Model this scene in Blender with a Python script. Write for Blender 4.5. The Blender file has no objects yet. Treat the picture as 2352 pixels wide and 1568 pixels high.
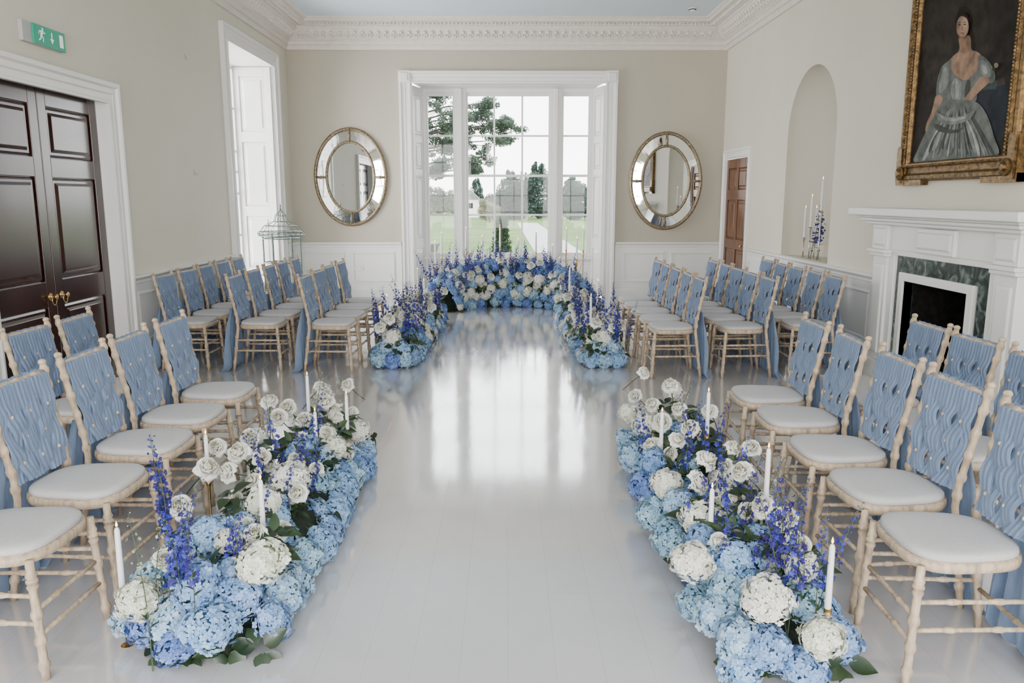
import bpy, math, random
from mathutils import Vector, Matrix, Euler
random.seed(7)
R=math.radians; PI=math.pi
COL=bpy.context.scene.collection
# ------------------------------------------------ camera
F=1829.0; CAMZ=1.63
cd=bpy.data.cameras.new('camera'); cam=bpy.data.objects.new('camera',cd); COL.objects.link(cam)
cd.sensor_width=36; cd.lens=36*F/2352; cd.clip_end=800
cam.location=(0,0,CAMZ); cam.rotation_euler=(R(90-10.2),0,R(-.345))
bpy.context.scene.camera=cam
RM=Euler(cam.rotation_euler).to_matrix()
def ray(px,py): return RM@Vector(((px-1176)/F,-(py-784)/F,-1))
def P(px,py,z):
    d=ray(px,py); t=(z-CAMZ)/d.z; return Vector((d.x*t,d.y*t,z))
def PX(px,py,X):
    d=ray(px,py); t=X/d.x; return Vector((X,d.y*t,CAMZ+d.z*t))
def PY(px,py,Y):
    d=ray(px,py); t=Y/d.y; return Vector((d.x*t,Y,CAMZ+d.z*t))
# ------------------------------------------------ materials
def mat(name,col,rough=.5,metal=0,var=.06,scale=8,bump=0,bscale=40,attr=False,emit=0,coat=0,sheen=0,stretch=None,spec=None,trans=0):
    m=bpy.data.materials.new(name); m.use_nodes=True; nt=m.node_tree; n=nt.nodes; l=nt.links
    b=n['Principled BSDF']; b.inputs['Roughness'].default_value=rough; b.inputs['Metallic'].default_value=metal
    if spec is not None: b.inputs['Specular IOR Level'].default_value=spec
    if coat: b.inputs['Coat Weight'].default_value=coat; b.inputs['Coat Roughness'].default_value=.12
    if sheen: b.inputs['Sheen Weight'].default_value=sheen
    tc=n.new('ShaderNodeTexCoord'); mp=n.new('ShaderNodeMapping'); l.new(tc.outputs['Object'],mp.inputs[0])
    if stretch: mp.inputs['Scale'].default_value=stretch
    nz=n.new('ShaderNodeTexNoise'); nz.inputs['Scale'].default_value=scale; nz.inputs['Detail'].default_value=5; l.new(mp.outputs[0],nz.inputs['Vector'])
    mx=n.new('ShaderNodeMix'); mx.data_type='RGBA'; mx.blend_type='MULTIPLY'; mx.inputs[0].default_value=1
    cr=n.new('ShaderNodeValToRGB'); cr.color_ramp.elements[0].position=.3; cr.color_ramp.elements[1].position=.7
    v=max(0,1-2*var); cr.color_ramp.elements[0].color=(v,v,v,1); cr.color_ramp.elements[1].color=(1,1,1,1)
    l.new(nz.outputs['Fac'],cr.inputs[0]); l.new(cr.outputs[0],mx.inputs[7])
    if attr:
        a=n.new('ShaderNodeAttribute'); a.attribute_name='Col'; l.new(a.outputs['Color'],mx.inputs[6])
    else: mx.inputs[6].default_value=(*col,1)
    l.new(mx.outputs[2],b.inputs['Base Color'])
    if emit: b.inputs['Emission Color'].default_value=(*col,1); b.inputs['Emission Strength'].default_value=emit
    if bump:
        nb=n.new('ShaderNodeTexNoise'); nb.inputs['Scale'].default_value=bscale; nb.inputs['Detail'].default_value=4; l.new(mp.outputs[0],nb.inputs['Vector'])
        bp=n.new('ShaderNodeBump'); bp.inputs['Strength'].default_value=bump; bp.inputs['Distance'].default_value=.01
        l.new(nb.outputs['Fac'],bp.inputs['Height']); l.new(bp.outputs[0],b.inputs['Normal'])
    if trans:   # thin cloth: some light passes
        tr=n.new('ShaderNodeBsdfTranslucent'); l.new(mx.outputs[2],tr.inputs[0]); ms=n.new('ShaderNodeMixShader'); ms.inputs[0].default_value=trans
        l.new(b.outputs[0],ms.inputs[1]); l.new(tr.outputs[0],ms.inputs[2]); l.new(ms.outputs[0],n['Material Output'].inputs[0])
    return m
M={}
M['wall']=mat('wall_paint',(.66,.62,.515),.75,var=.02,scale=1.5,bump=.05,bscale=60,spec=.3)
M['wallbacklit']=mat('wall_paint_backlit',(.455,.415,.335),.75,var=.02,scale=1.5,bump=.05,bscale=60,spec=.3)  # wall paint darkened: the backlit shade is put into the colour
M['niche']=mat('niche_shaded_paint',(.54,.50,.41),.75,var=.02,scale=1.5,bump=.05,bscale=60,spec=.3)  # darker copy of the wall paint, shading inside the niche painted in
M['white']=mat('white_gloss_paint',(.77,.755,.725),.38,var=.02,scale=3)
M['plaster']=mat('white_plaster',(.70,.645,.58),.6,var=.05,scale=12,bump=.1,bscale=60)
M['ceil']=mat('ceiling_paint',(.60,.68,.73),.8,var=.02,scale=1)
M['mahog']=mat('dark_mahogany',(.040,.009,.005),.22,var=.35,scale=5,stretch=(6,6,.6),coat=.25)
M['oak']=mat('brown_door_wood',(.20,.075,.028),.4,var=.35,scale=5,stretch=(6,6,.6),coat=.1)
M['brass']=mat('brass',(.70,.46,.18),.25,1,var=.1)
M['silver']=mat('silvered_metal',(.66,.62,.56),.3,1,var=.15)
M['gold']=mat('aged_gilt',(.24,.14,.05),.45,.7,var=.4,scale=30,bump=.5,bscale=50)
M['goldpale']=mat('champagne_gilt',(.36,.28,.18),.42,.7,var=.3,scale=30,bump=.3,bscale=60)
M['mirror']=mat('mirror_glass',(.74,.76,.76),.02,1,var=.0)
M['wood']=mat('limewashed_beech',(.60,.46,.325),.5,var=.26,scale=16,stretch=(3,3,1),bump=.15,bscale=50)
M['cush']=mat('pale_grey_seat_cloth',(.47,.46,.465),.8,var=.04,scale=60,bump=.08,bscale=300,sheen=.05)
M['sash']=mat('dusty_blue_chiffon',(.22,.305,.47),.8,var=.10,scale=12,sheen=.3,stretch=(1,8,1),bump=.2,bscale=14,trans=.25)
M['petal']=mat('petals',(1,1,1),.55,var=.05,scale=30,attr=True,trans=.15)
M['leaf']=mat('leaf_green',(1,1,1),.35,var=.15,scale=20,attr=True,trans=.08)
M['moss']=mat('dark_moss',(.012,.025,.010),.9,var=.4,scale=30,bump=.8,bscale=40)
M['wax']=mat('white_wax',(.78,.78,.80),.4,var=.01)
M['flame']=mat('candle_flame',(1,.50,.15),.5,emit=7)
M['wick']=mat('wick',(.03,.02,.02),.9)
M['green']=mat('sign_green',(.0,.30,.18),.4,var=.02,emit=.12)
M['signw']=mat('sign_white',(.85,.9,.88),.4,var=0,emit=.25)
M['grey']=mat('grey_plastic',(.42,.42,.40),.5,var=.02)
M['wire']=mat('verdigris_wire',(.17,.215,.19),.55,var=.3,scale=30)
M['black']=mat('soot_black',(.012,.011,.010),.85,var=.4,scale=20,spec=.15)
M['paint']=mat('oil_paint',(1,1,1),.6,var=.3,scale=10,attr=True,spec=.08)
M['lawn']=mat('lawn_grass',(.12,.185,.06),.9,var=.2,scale=.3,spec=.1)
M['tree']=mat('tree_leaves',(1,1,1),.8,var=.2,scale=2,attr=True,trans=.2,spec=.1)
M['bark']=mat('bark',(.09,.075,.06),.9,var=.3)
M['gravel']=mat('pale_gravel',(.38,.36,.33),.9,var=.1)
M['stone']=mat('stone',(.22,.21,.19),.8,var=.2)
def marble():
    m=bpy.data.materials.new('green_marble'); m.use_nodes=True; n=m.node_tree.nodes; l=m.node_tree.links; b=n['Principled BSDF']
    tc=n.new('ShaderNodeTexCoord'); nz=n.new('ShaderNodeTexNoise'); nz.inputs['Scale'].default_value=10; nz.inputs['Detail'].default_value=8; nz.inputs['Distortion'].default_value=1.2
    cr=n.new('ShaderNodeValToRGB'); e=cr.color_ramp.elements; e[0].position=.38; e[0].color=(.016,.025,.022,1); e[1].position=.7; e[1].color=(.20,.225,.21,1)
    x=e.new(.53); x.color=(.045,.064,.056,1)
    l.new(tc.outputs['Object'],nz.inputs['Vector']); l.new(nz.outputs['Fac'],cr.inputs[0]); l.new(cr.outputs[0],b.inputs['Base Color']); b.inputs['Roughness'].default_value=.2
    return m
M['marble']=marble()
def floor_mat():
    m=bpy.data.materials.new('white_painted_boards'); m.use_nodes=True; n=m.node_tree.nodes; l=m.node_tree.links; b=n['Principled BSDF']
    tc=n.new('ShaderNodeTexCoord'); mp=n.new('ShaderNodeMapping'); mp.inputs['Rotation'].default_value=(0,0,R(90)); l.new(tc.outputs['Object'],mp.inputs[0])
    br=n.new('ShaderNodeTexBrick'); br.inputs['Scale'].default_value=1; br.inputs['Brick Width'].default_value=3.1; br.inputs['Row Height'].default_value=.17
    br.inputs['Mortar Size'].default_value=.0014; br.inputs['Color1'].default_value=(.56,.547,.557,1); br.inputs['Color2'].default_value=(.55,.537,.545,1); br.inputs['Mortar'].default_value=(.48,.465,.465,1)
    l.new(mp.outputs[0],br.inputs['Vector'])
    mp2=n.new('ShaderNodeMapping'); mp2.inputs['Scale'].default_value=(7,1.2,1); l.new(tc.outputs['Object'],mp2.inputs[0])
    nz=n.new('ShaderNodeTexNoise'); nz.inputs['Scale'].default_value=2; nz.inputs['Detail'].default_value=6; l.new(mp2.outputs[0],nz.inputs['Vector'])
    sc=n.new('ShaderNodeTexNoise'); sc.inputs['Scale'].default_value=1.1; sc.inputs['Detail'].default_value=7; sc.inputs['Roughness'].default_value=.7; l.new(tc.outputs['Object'],sc.inputs['Vector'])
    mx=n.new('ShaderNodeMix'); mx.data_type='RGBA'; mx.blend_type='MULTIPLY'; mx.inputs[0].default_value=1; cr=n.new('ShaderNodeValToRGB')
    cr.color_ramp.elements[0].position=.35; cr.color_ramp.elements[0].color=(.92,.92,.93,1); cr.color_ramp.elements[1].position=.6
    l.new(sc.outputs['Fac'],cr.inputs[0]); l.new(br.outputs['Color'],mx.inputs[6]); l.new(cr.outputs[0],mx.inputs[7]); l.new(mx.outputs[2],b.inputs['Base Color'])
    mr=n.new('ShaderNodeMapRange'); mr.inputs['To Min'].default_value=.05; mr.inputs['To Max'].default_value=.15; l.new(nz.outputs['Fac'],mr.inputs[0]); l.new(mr.outputs[0],b.inputs['Roughness'])
    b.inputs['IOR'].default_value=1.75
    b.inputs['Coat Weight'].default_value=1; l.new(mr.outputs[0],b.inputs['Coat Roughness']); b.inputs['Coat IOR'].default_value=1.85
    ad=n.new('ShaderNodeMath'); ad.operation='MULTIPLY_ADD'; ad.inputs[1].default_value=-.35; l.new(br.outputs['Fac'],ad.inputs[0]); 
    ml=n.new('ShaderNodeMath'); ml.operation='MULTIPLY'; ml.inputs[1].default_value=.5; l.new(nz.outputs['Fac'],ml.inputs[0]); l.new(ml.outputs[0],ad.inputs[2])
    bp=n.new('ShaderNodeBump'); bp.inputs['Strength'].default_value=.16; bp.inputs['Distance'].default_value=.004; l.new(ad.outputs[0],bp.inputs['Height']); l.new(bp.outputs[0],b.inputs['Normal']); l.new(bp.outputs[0],b.inputs['Coat Normal'])
    return m
M['floor']=floor_mat()
def glass():
    m=bpy.data.materials.new('window_glass'); m.use_nodes=True; n=m.node_tree.nodes; l=m.node_tree.links
    n.remove(n['Principled BSDF']); t=n.new('ShaderNodeBsdfTransparent'); g=n.new('ShaderNodeBsdfGlossy'); g.inputs['Roughness'].default_value=.02
    f=n.new('ShaderNodeFresnel'); f.inputs[0].default_value=1.25; s=n.new('ShaderNodeMixShader'); l.new(f.outputs[0],s.inputs[0]); l.new(t.outputs[0],s.inputs[1]); l.new(g.outputs[0],s.inputs[2])
    l.new(s.outputs[0],n['Material Output'].inputs[0]); return m
M['glass']=glass()
# ------------------------------------------------ mesh builder
class MB:
    def __init__(s): s.v=[]; s.f=[]; s.c=[]; s.col=(1,1,1)
    def add(s,vs,fs,col=None):
        o=len(s.v); s.v+= [tuple(v) for v in vs]; s.f+=[tuple(i+o for i in f) for f in fs]; s.c+=[col or s.col]*len(vs); return s
    def box(s,a,b,col=None):
        x0,y0,z0=[min(p,q) for p,q in zip(a,b)]; x1,y1,z1=[max(p,q) for p,q in zip(a,b)]
        return s.add([(x0,y0,z0),(x1,y0,z0),(x1,y1,z0),(x0,y1,z0),(x0,y0,z1),(x1,y0,z1),(x1,y1,z1),(x0,y1,z1)],
              [(0,3,2,1),(4,5,6,7),(0,1,5,4),(1,2,6,5),(2,3,7,6),(3,0,4,7)],col)
    def raised(s,x0,x1,z0,z1,y,d,b):   # raised panel with bevelled rim, proud toward -y
        return s.add([(x0,y,z0),(x1,y,z0),(x1,y,z1),(x0,y,z1),(x0+b,y-d,z0+b),(x1-b,y-d,z0+b),(x1-b,y-d,z1-b),(x0+b,y-d,z1-b)],
              [(4,5,6,7),(0,1,5,4),(1,2,6,5),(2,3,7,6),(3,0,4,7)])
    def tube(s,pts,rad,n=8,cap=True,col=None):
        pts=[Vector(p) for p in pts]; 
        if not hasattr(rad,'__len__'): rad=[rad]*len(pts)
        vs=[];fs=[]; ref=None
        for i,p in enumerate(pts):
            d=(pts[min(i+1,len(pts)-1)]-pts[max(i-1,0)]); d=d.normalized() if d.length>1e-9 else Vector((0,0,1))
            if ref is None: ref=Vector((1,0,0)) if abs(d.x)<.8 else Vector((0,1,0))
            a=d.cross(ref).normalized(); b=a.cross(d); ref=b
            for k in range(n):
                t=2*PI*k/n; vs.append(p+(a*math.cos(t)+b*math.sin(t))*rad[i])
        for i in range(len(pts)-1):
            for k in range(n): fs.append((i*n+k,i*n+(k+1)%n,(i+1)*n+(k+1)%n,(i+1)*n+k))
        if cap: fs.append(tuple(range(n))[::-1]); fs.append(tuple((len(pts)-1)*n+k for k in range(n)))
        return s.add(vs,fs,col)
    def bamboo(s,pts,r,nodes,n=8,g=1.38):
        pts=[Vector(p) for p in pts]; L=[0]
        for i in range(1,len(pts)): L.append(L[-1]+(pts[i]-pts[i-1]).length)
        T=L[-1]; st=[(l/T,r) for l in L]
        for t in nodes:
            e=.010/T; st+=[(t-2*e,r),(t-.7*e,r*g),(t+.7*e,r*g),(t+2*e,r)]
        st=sorted(x for x in st if 0<=x[0]<=1)
        o=[];rr=[]
        for t,q in st:
            l=t*T; i=1
            while i<len(L)-1 and L[i]<l: i+=1
            o.append(pts[i-1].lerp(pts[i],(l-L[i-1])/(L[i]-L[i-1]))); rr.append(q)
        o2=[o[0]];r2=[rr[0]]
        for a,b in zip(o[1:],rr[1:]):
            if (a-o2[-1]).length>1e-4: o2.append(a);r2.append(b)
        return s.tube(o2,r2,n)
    def lathe(s,prof,c=(0,0,0),n=16,col=None,sx=1,sy=1):
        vs=[];fs=[]
        for r,z in prof:
            for k in range(n): t=2*PI*k/n; vs.append((c[0]+r*sx*math.cos(t),c[1]+r*sy*math.sin(t),c[2]+z))
        for i in range(len(prof)-1):
            for k in range(n): fs.append((i*n+k,i*n+(k+1)%n,(i+1)*n+(k+1)%n,(i+1)*n+k))
        fs.append(tuple(range(n))[::-1]); fs.append(tuple((len(prof)-1)*n+k for k in range(n)))
        return s.add(vs,fs,col)
    def ball(s,c,r,n=8,m=6,col=None):
        if not hasattr(r,'__len__'): r=(r,r,r)
        vs=[];fs=[]
        for i in range(m+1):
            a=PI*i/m
            for k in range(n): t=2*PI*k/n; vs.append((c[0]+r[0]*math.sin(a)*math.cos(t),c[1]+r[1]*math.sin(a)*math.sin(t),c[2]+r[2]*math.cos(a)))
        for i in range(m):
            for k in range(n): fs.append((i*n+k,(i+1)*n+k,(i+1)*n+(k+1)%n,i*n+(k+1)%n))
        return s.add(vs,fs,col)
    def grid(s,fn,nu,nv,col=None,cu=False):
        vs=[fn(i/nu,j/nv) for j in range(nv+1) for i in range(nu+1)]
        fs=[(j*(nu+1)+i,j*(nu+1)+i+1,(j+1)*(nu+1)+i+1,(j+1)*(nu+1)+i) for j in range(nv) for i in range(nu)]
        return s.add(vs,fs,col)
    def sweep(s,paths,closed=False):   # paths: list of rings, each ring same count
        n=len(paths[0]); vs=[p for r in paths for p in r]; fs=[]
        m=len(paths)
        for i in range(m if closed else m-1):
            j=(i+1)%m
            for k in range(n-1): fs.append((i*n+k,i*n+k+1,j*n+k+1,j*n+k))
        return s.add(vs,fs)
    def mesh(s,name,mt,smooth=True):
        me=bpy.data.meshes.new(name); me.from_pydata(s.v,[],s.f)
        if any(c!=(1,1,1) for c in s.c):
            a=me.color_attributes.new('Col','FLOAT_COLOR','POINT')
            a.data.foreach_set('color',[x for c in s.c for x in (c[0],c[1],c[2],1)])
        me.materials.append(mt); 
        if smooth: me.polygons.foreach_set('use_smooth',[True]*len(me.polygons))
        me.update(); return me
    def build(s,name,mt,parent=None,smooth=False,bevel=0,loc=None):
        o=bpy.data.objects.new(name,s.mesh(name,mt,smooth)); COL.objects.link(o)
        if parent: o.parent=parent
        if loc: o.location=loc
        if bevel:
            b=o.modifiers.new('bevel','BEVEL'); b.width=bevel; b.segments=2; b.limit_method='ANGLE'
        return o
def tag(o,label=None,cat=None,group=None,kind=None):
    if label:o['label']=label
    if cat:o['category']=cat
    if group:o['group']=group
    if kind:o['kind']=kind
    return o
def empty(name,loc=(0,0,0),rz=0,**k):
    o=bpy.data.objects.new(name,None); COL.objects.link(o); o.location=loc; o.rotation_euler=(0,0,rz); o.empty_display_size=.1; return tag(o,**k)
def inst(name,me,parent,loc,rot=None,sc=1):
    o=bpy.data.objects.new(name,me); COL.objects.link(o); o.parent=parent; o.location=loc
    if rot is not None:
        o.rotation_mode='QUATERNION'; o.rotation_quaternion=rot
    o.scale=(sc,)*3 if not hasattr(sc,'__len__') else sc
    return o
def copy_tree(o,parent=None):
    c=o.copy(); COL.objects.link(c)
    if parent: c.parent=parent
    for ch in list(o.children): copy_tree(ch,c)
    return c
# ------------------------------------------------ room shell
XL,XR,YF,YB,ZC=-3.5,3.5,13.2,-2.6,4.34
def wall(name,axis,const,a0,a1,holes,m,extra=None,label='',ztop=ZC):
    us=sorted({a0,a1}|{h[0] for h in holes}|{h[1] for h in holes}); zs=sorted({0,ztop}|{h[2] for h in holes}|{h[3] for h in holes})
    mb=MB()
    for i in range(len(us)-1):
        for j in range(len(zs)-1):
            u,z=(us[i]+us[i+1])/2,(zs[j]+zs[j+1])/2
            if any(h[0]<u<h[1] and h[2]<z<h[3] for h in holes): continue
            q=[(us[i],zs[j]),(us[i+1],zs[j]),(us[i+1],zs[j+1]),(us[i],zs[j+1])]
            mb.add([(const,p[0],p[1]) if axis=='x' else (p[0],const,p[1]) for p in q],[(0,1,2,3)])
    if extra: extra(mb)
    return tag(mb.build(name,m),label,'wall',kind='structure')
fl=MB().box((-4.3,YB,-.1),(4.0,YF+.5,0)); tag(fl.build('floor',M['floor']),'glossy white painted floorboards running to the window','floor',kind='structure')
ce=MB().box((-4.3,YB,ZC),(4.3,YF+.6,ZC+.1)); tag(ce.build('ceiling',M['ceil']),'pale blue painted ceiling inside the cornice','ceiling',kind='structure')
LD=(5.4,7.2,0,2.48); LW=(10.4,12.4,.45,3.55)
wall('wall_left','x',XL,YB,YF,[LD,LW],M['wall'],label='cream left wall with double doors and tall window')
NY,NW,NZ=9.45,.75,2.37; ND=.42
RD=(11.78,12.98,0,2.24); FP=(5.86,6.84,0,.93)
def niche(mb):
    n=24
    for i in range(n):   # spandrels above arch
        a,b=PI*i/n,PI*(i+1)/n
        mb.add([(XR,NY+NW*math.cos(a),NZ+NW*math.sin(a)),(XR,NY+NW*math.cos(b),NZ+NW*math.sin(b)),(XR,NY+NW*math.cos(b),NZ+NW),(XR,NY+NW*math.cos(a),NZ+NW)],[(0,1,2,3)])
wr=wall('wall_right','x',XR,YB,YF,[(NY-NW,NY+NW,.92,NZ+NW),RD,FP],M['wall'],niche,label='cream right wall with arched niche and fireplace')
nm=MB()
nm.grid(lambda u,v:(XR+ND*math.sin(PI*u),NY+NW*math.cos(PI*u),.92+(NZ-.92)*v),32,2)
nm.grid(lambda u,v:(XR+ND*math.sin(PI*u)*math.cos(v*PI/2),NY+NW*math.cos(PI*u)*math.cos(v*PI/2) ,NZ+NW*math.sin(v*PI/2)),32,12)
nm.add([(XR+ND*math.sin(PI*i/24),NY+NW*math.cos(PI*i/24),.921) for i in range(25)],[tuple(range(25))])
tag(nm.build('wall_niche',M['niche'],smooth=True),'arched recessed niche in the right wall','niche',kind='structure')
WX0,WX1,WZ0,WZ1=-1.54,1.58,.0,3.45
wall('wall_far','y',YF,XL,XR,[(WX0,WX1,WZ0,WZ1)],M['wallbacklit'],label='beige far wall, backlit shade in its colour, around the large window')
wall('wall_back','y',YB,XL,XR,[(-2.9,-1.3,.5,3.6),(-.8,.8,.5,3.6),(1.3,2.9,.5,3.6)],M['wall'],label='wall behind the camera with three added windows')
# cornice
prof=[(0,3.93),(.03,3.93),(.045,3.955),(.045,3.99),(.07,4.0),(.075,4.05),(.10,4.06),(.10,4.075),(.12,4.08),(.17,4.12),(.24,4.20),(.26,4.21),(.26,4.235),(.30,4.24),(.30,4.26),(.36,4.28),(.42,4.285),(.42,4.31),(.46,4.325),(.48,4.34)]
mb=MB()
mb.sweep([[(XL+p,YB,z) for p,z in prof],[(XL+p,YF-p,z) for p,z in prof],[(XR-p,YF-p,z) for p,z in prof],[(XR-p,YB,z) for p,z in prof]])
def orn(mb,x,y,tx,ty):   # carved leaf, local tangent t, inward normal n
    nx,ny=-ty,tx
    for (du,p,z,ru,rp,rz) in ((0,.155,4.105,.020,.03,.026),(0,.205,4.155,.030,.04,.034),(.036,.17,4.13,.014,.028,.036),(-.036,.17,4.13,.014,.028,.036)):
        c=(x+nx*p+tx*du,y+ny*p+ty*du,z); r=(abs(tx)*ru+abs(nx)*rp,abs(ty)*ru+abs(ny)*rp,rz); mb.ball(c,r,6,4)
    for du in (-.03,.03):
        c=(x+nx*.335+tx*du,y+ny*.335+ty*du,4.260); mb.ball(c,(.018+.008*abs(nx),.018+.008*abs(ny),.024),6,4)
        c=(x+nx*.06+tx*du,y+ny*.06+ty*du,4.02); mb.ball(c,.013,5,4)
x=XL+.3
while x<XR-.25: orn(mb,x,YF,-1,0); x+=.12
y=6.5
while y<YF-.25:
    orn(mb,XL,y,0,-1); orn(mb,XR,y,0,1); y+=.12
tag(mb.build('trim_1',M['plaster'],smooth=False),'carved white plaster cornice around the ceiling','cornice',kind='structure')
# dado rails, skirting, panelling
def run(mb,side,a0,a1,prof):
    if side=='L': r=[[(XL+p,a,z) for p,z in prof] for a in (a0,a1)]
    if side=='R': r=[[(XR-p,a,z) for p,z in prof] for a in (a0,a1)]
    if side=='F': r=[[(a,YF-p,z) for p,z in prof] for a in (a0,a1)]
    mb.sweep(r); mb.add(r[0],[tuple(range(len(prof)))]); mb.add(r[1],[tuple(range(len(prof)))])
rail=[(0,.83),(.018,.84),(.018,.865),(.035,.88),(.05,.895),(.05,.915),(0,.92)]
skirt=[(0,0),(.03,0),(.03,.14),(.022,.155),(.022,.17),(0,.18)]
def q(side,a0,a1,z0,z1,p,mb):   # panelling sheet
    run(mb,side,a0,a1,[(0,z0),(p,z0),(p,z1),(0,z1)])
def frames(mb,side,a0,a1,n,z0=.27,z1=.76):
    g=.12; w=(a1-a0-g*(n+1))/n
    for i in range(n):
        b0=a0+g+i*(w+g); b1=b0+w
        for (c0,c1,d0,d1) in ((b0,b1,z0,z0+.03),(b0,b1,z1-.03,z1),(b0,b0+.03,z0+.03,z1-.03),(b1-.03,b1,z0+.03,z1-.03)): run(mb,side,c0,c1,[(.008,d0),(.026,d0+.005),(.022,d1-.005),(.008,d1)])
n=2
for side,a0,a1,k,wn in (('L',7.39,10.19,3,'left'),('L',12.62,YF,1,'left'),('L',YB,5.2,5,'left'),('F',XL,-1.74,2,'far'),('F',1.78,XR,2,'far'),('R',7.5,11.64,4,'right'),('R',YB,5.3,5,'right')):
    mb=MB(); run(mb,side,a0,a1,rail); q(side,a0,a1,.1,.85,.008,mb); frames(mb,side,a0,a1,k)
    tag(mb.build('trim_%d'%n,M['white']),'white panelled dado along the %s wall section %s'%(wn,('beside the double doors','past the tall window','behind the camera','under the left mirror','under the right mirror','under the niche','right of the fireplace')[n-2]),'panelling',kind='structure')
    mb=MB(); run(mb,side,a0,a1,skirt); o=mb.build('baseboard_'+wn,M['white']); tag(o,'white skirting board on the %s wall'%wn,'skirting board',kind='structure'); n+=1
# ---- wall-facing local helpers (face -y, x width, z up)
def architrave(W,H,b=.17,z0=0,d=.06):
    # stepped moulding profile swept up one side, over the head and down the other (mitred)
    pr=[(0,0),(0,-d),(.035,-d),(.05,-d*.62),(b*.5,-d*.55),(b*.53,-d*.66),(b*.58,-d*.5),(b-.03,-d*.42),(b-.022,-d*.75),(b,-d*.7),(b,.0)]
    mb=MB(); rings=[]
    for sx,zz in ((-1,z0),(-1,None),(1,None),(1,z0)):
        rings.append([(sx*(W/2-p),y,(H-p) if zz is None else zz) for p,y in pr])
    mb.sweep(rings); return mb
def leaf_mesh(w,h,rows,cols=1,t=.045,st=.11):
    mb=MB(); mb.box((0,-.001,0),(w,t*.5,h))
    mb.box((0,0,0),(st,-t*.5,h)); mb.box((w-st,0,0),(w,-t*.5,h))
    cw=(w-st*(cols+1))/cols
    for c in range(1,cols): mb.box((st*c+cw*c,0,0),(st*(c+1)+cw*c,-t*.495,h))
    edges=[0]+[z for r in rows for z in r]+[h]
    for i in range(0,len(edges),2): mb.box((st,0,edges[i]),(w-st,-t*.49,edges[i+1]))
    for z0,z1 in rows:
        for c in range(cols):
            x0=st*(c+1)+cw*c; mb.raised(x0+.004,x0+cw-.004,z0+.004,z1-.004,-.002,t*.15,.02) ; mb.raised(x0+.035,x0+cw-.035,z0+.035,z1-.035,-.004,t*.42,.03)
    return mb
# double doors on the left wall
d1=empty('door_1',(XL,6.3,0),R(90),label='dark mahogany panelled double doors in the left wall',cat='door',kind='structure')
architrave(2.16,2.62,.18).build('architrave',M['white'],d1)
mb=MB(); mb.box((-.92,0,0),(-.9,.14,2.48)); mb.box((.9,0,0),(.92,.14,2.48)); mb.box((-.92,0,2.48),(.92,.14,2.5)); mb.build('door_lining',M['white'],d1)
for s in (0,1):
    lf=leaf_mesh(.885,2.46,[(.2,.78),(.98,1.78),(1.93,2.32)],1).build('door_leaf',M['mahog'],d1,bevel=.004,loc=(-.89 if s==0 else .005,.10,.01))
    hx=.885-.075 if s==0 else .075
    mb=MB(); mb.lathe([(.03,0),(.03,.006),(.012,.01),(.010,.035),(.02,.045),(.022,.055),(0.001,.062)],n=16)
    h=mb.build('handle',M['brass'],lf,smooth=True,loc=(hx,-.022,.86)); h.rotation_euler=(R(90),0,0)
    mb=MB(); ring=[(math.cos(a)*.03,-.03,-.03+math.sin(a)*.035) for a in [2*PI*k/20 for k in range(21)]]; mb.tube(ring,.005,6); mb.build('drop_ring',M['brass'],lf,smooth=True,loc=(hx,-.022,.86))
# brown door on the right wall
d2=empty('door_2',(XR,12.38,0),R(-90),label='brown six panel wooden door at the far end of the right wall',cat='door',kind='structure')
architrave(1.46,2.37,.13,d=.03).build('architrave',M['white'],d2)
lf=leaf_mesh(1.18,2.22,[(.18,.85),(1.0,1.6),(1.75,2.08)],2,st=.1).build('door_leaf',M['oak'],d2,bevel=.004,loc=(-.59,.035,.005))
MB().lathe([(.025,0),(.025,.006),(.01,.01),(.01,.04),(.026,.05),(.026,.065),(0.001,.075)]).build('knob',M['brass'],lf,smooth=True,loc=(1.10,-.022,.92)).rotation_euler=(R(90),0,0)
mb=MB(); mb.box((-.61,0,0),(-.60,.12,2.24)); mb.box((.60,0,0),(.61,.12,2.24)); mb.box((-.61,0,2.24),(.61,.12,2.26)); mb.build('door_lining',M['white'],d2)
# left wall window with deep panelled reveal
w2=empty('window_2',(XL,11.4,0),R(90),label='tall left wall window with deep panelled shutter reveals',cat='window',kind='structure')
architrave(2.4,3.75,.2).build('architrave',M['white'],w2)
RVd=.6
mb=MB(); mb.box((-1.0,0,3.55),(1.0,RVd,3.6)); mb.box((-1.0,-.03,.40),(1.0,RVd,.45)); mb.raised(-.8,.8,.1,.3,0,.02,.02); mb.build('window_reveal',M['white'],w2)
for s in (-1,1):
    lm=leaf_mesh(RVd-.04,3.08,[(.12,.9),(1.05,2.0),(2.15,2.95)],1,st=.09)
    o=lm.build('shutter',M['white'],w2,bevel=.004,loc=(s*1.0-s*.02,(.02 if s<0 else RVd-.02),.46)); o.rotation_euler=(0,0,R(90) if s<0 else R(-90))
    b=MB().box((s*1.002,0,.45),(s*1.03,RVd,3.55)); b.build('window_jamb',M['white'],w2)
mb=MB()
for x in (-.98,-.33,.33,.94): mb.box((x-.01,RVd-.03,.45),(x+.03,RVd+.02,3.55))
for z in (.47,1.06,1.68,2.0,2.3,2.92,3.5): mb.box((-1,RVd-.028,z),(1,RVd+.018,z+.035))
mb.build('sash_frame',M['white'],w2); MB().box((-1,RVd,.45),(1,RVd+.004,3.55)).build('glass_pane',M['glass'],w2)
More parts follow.
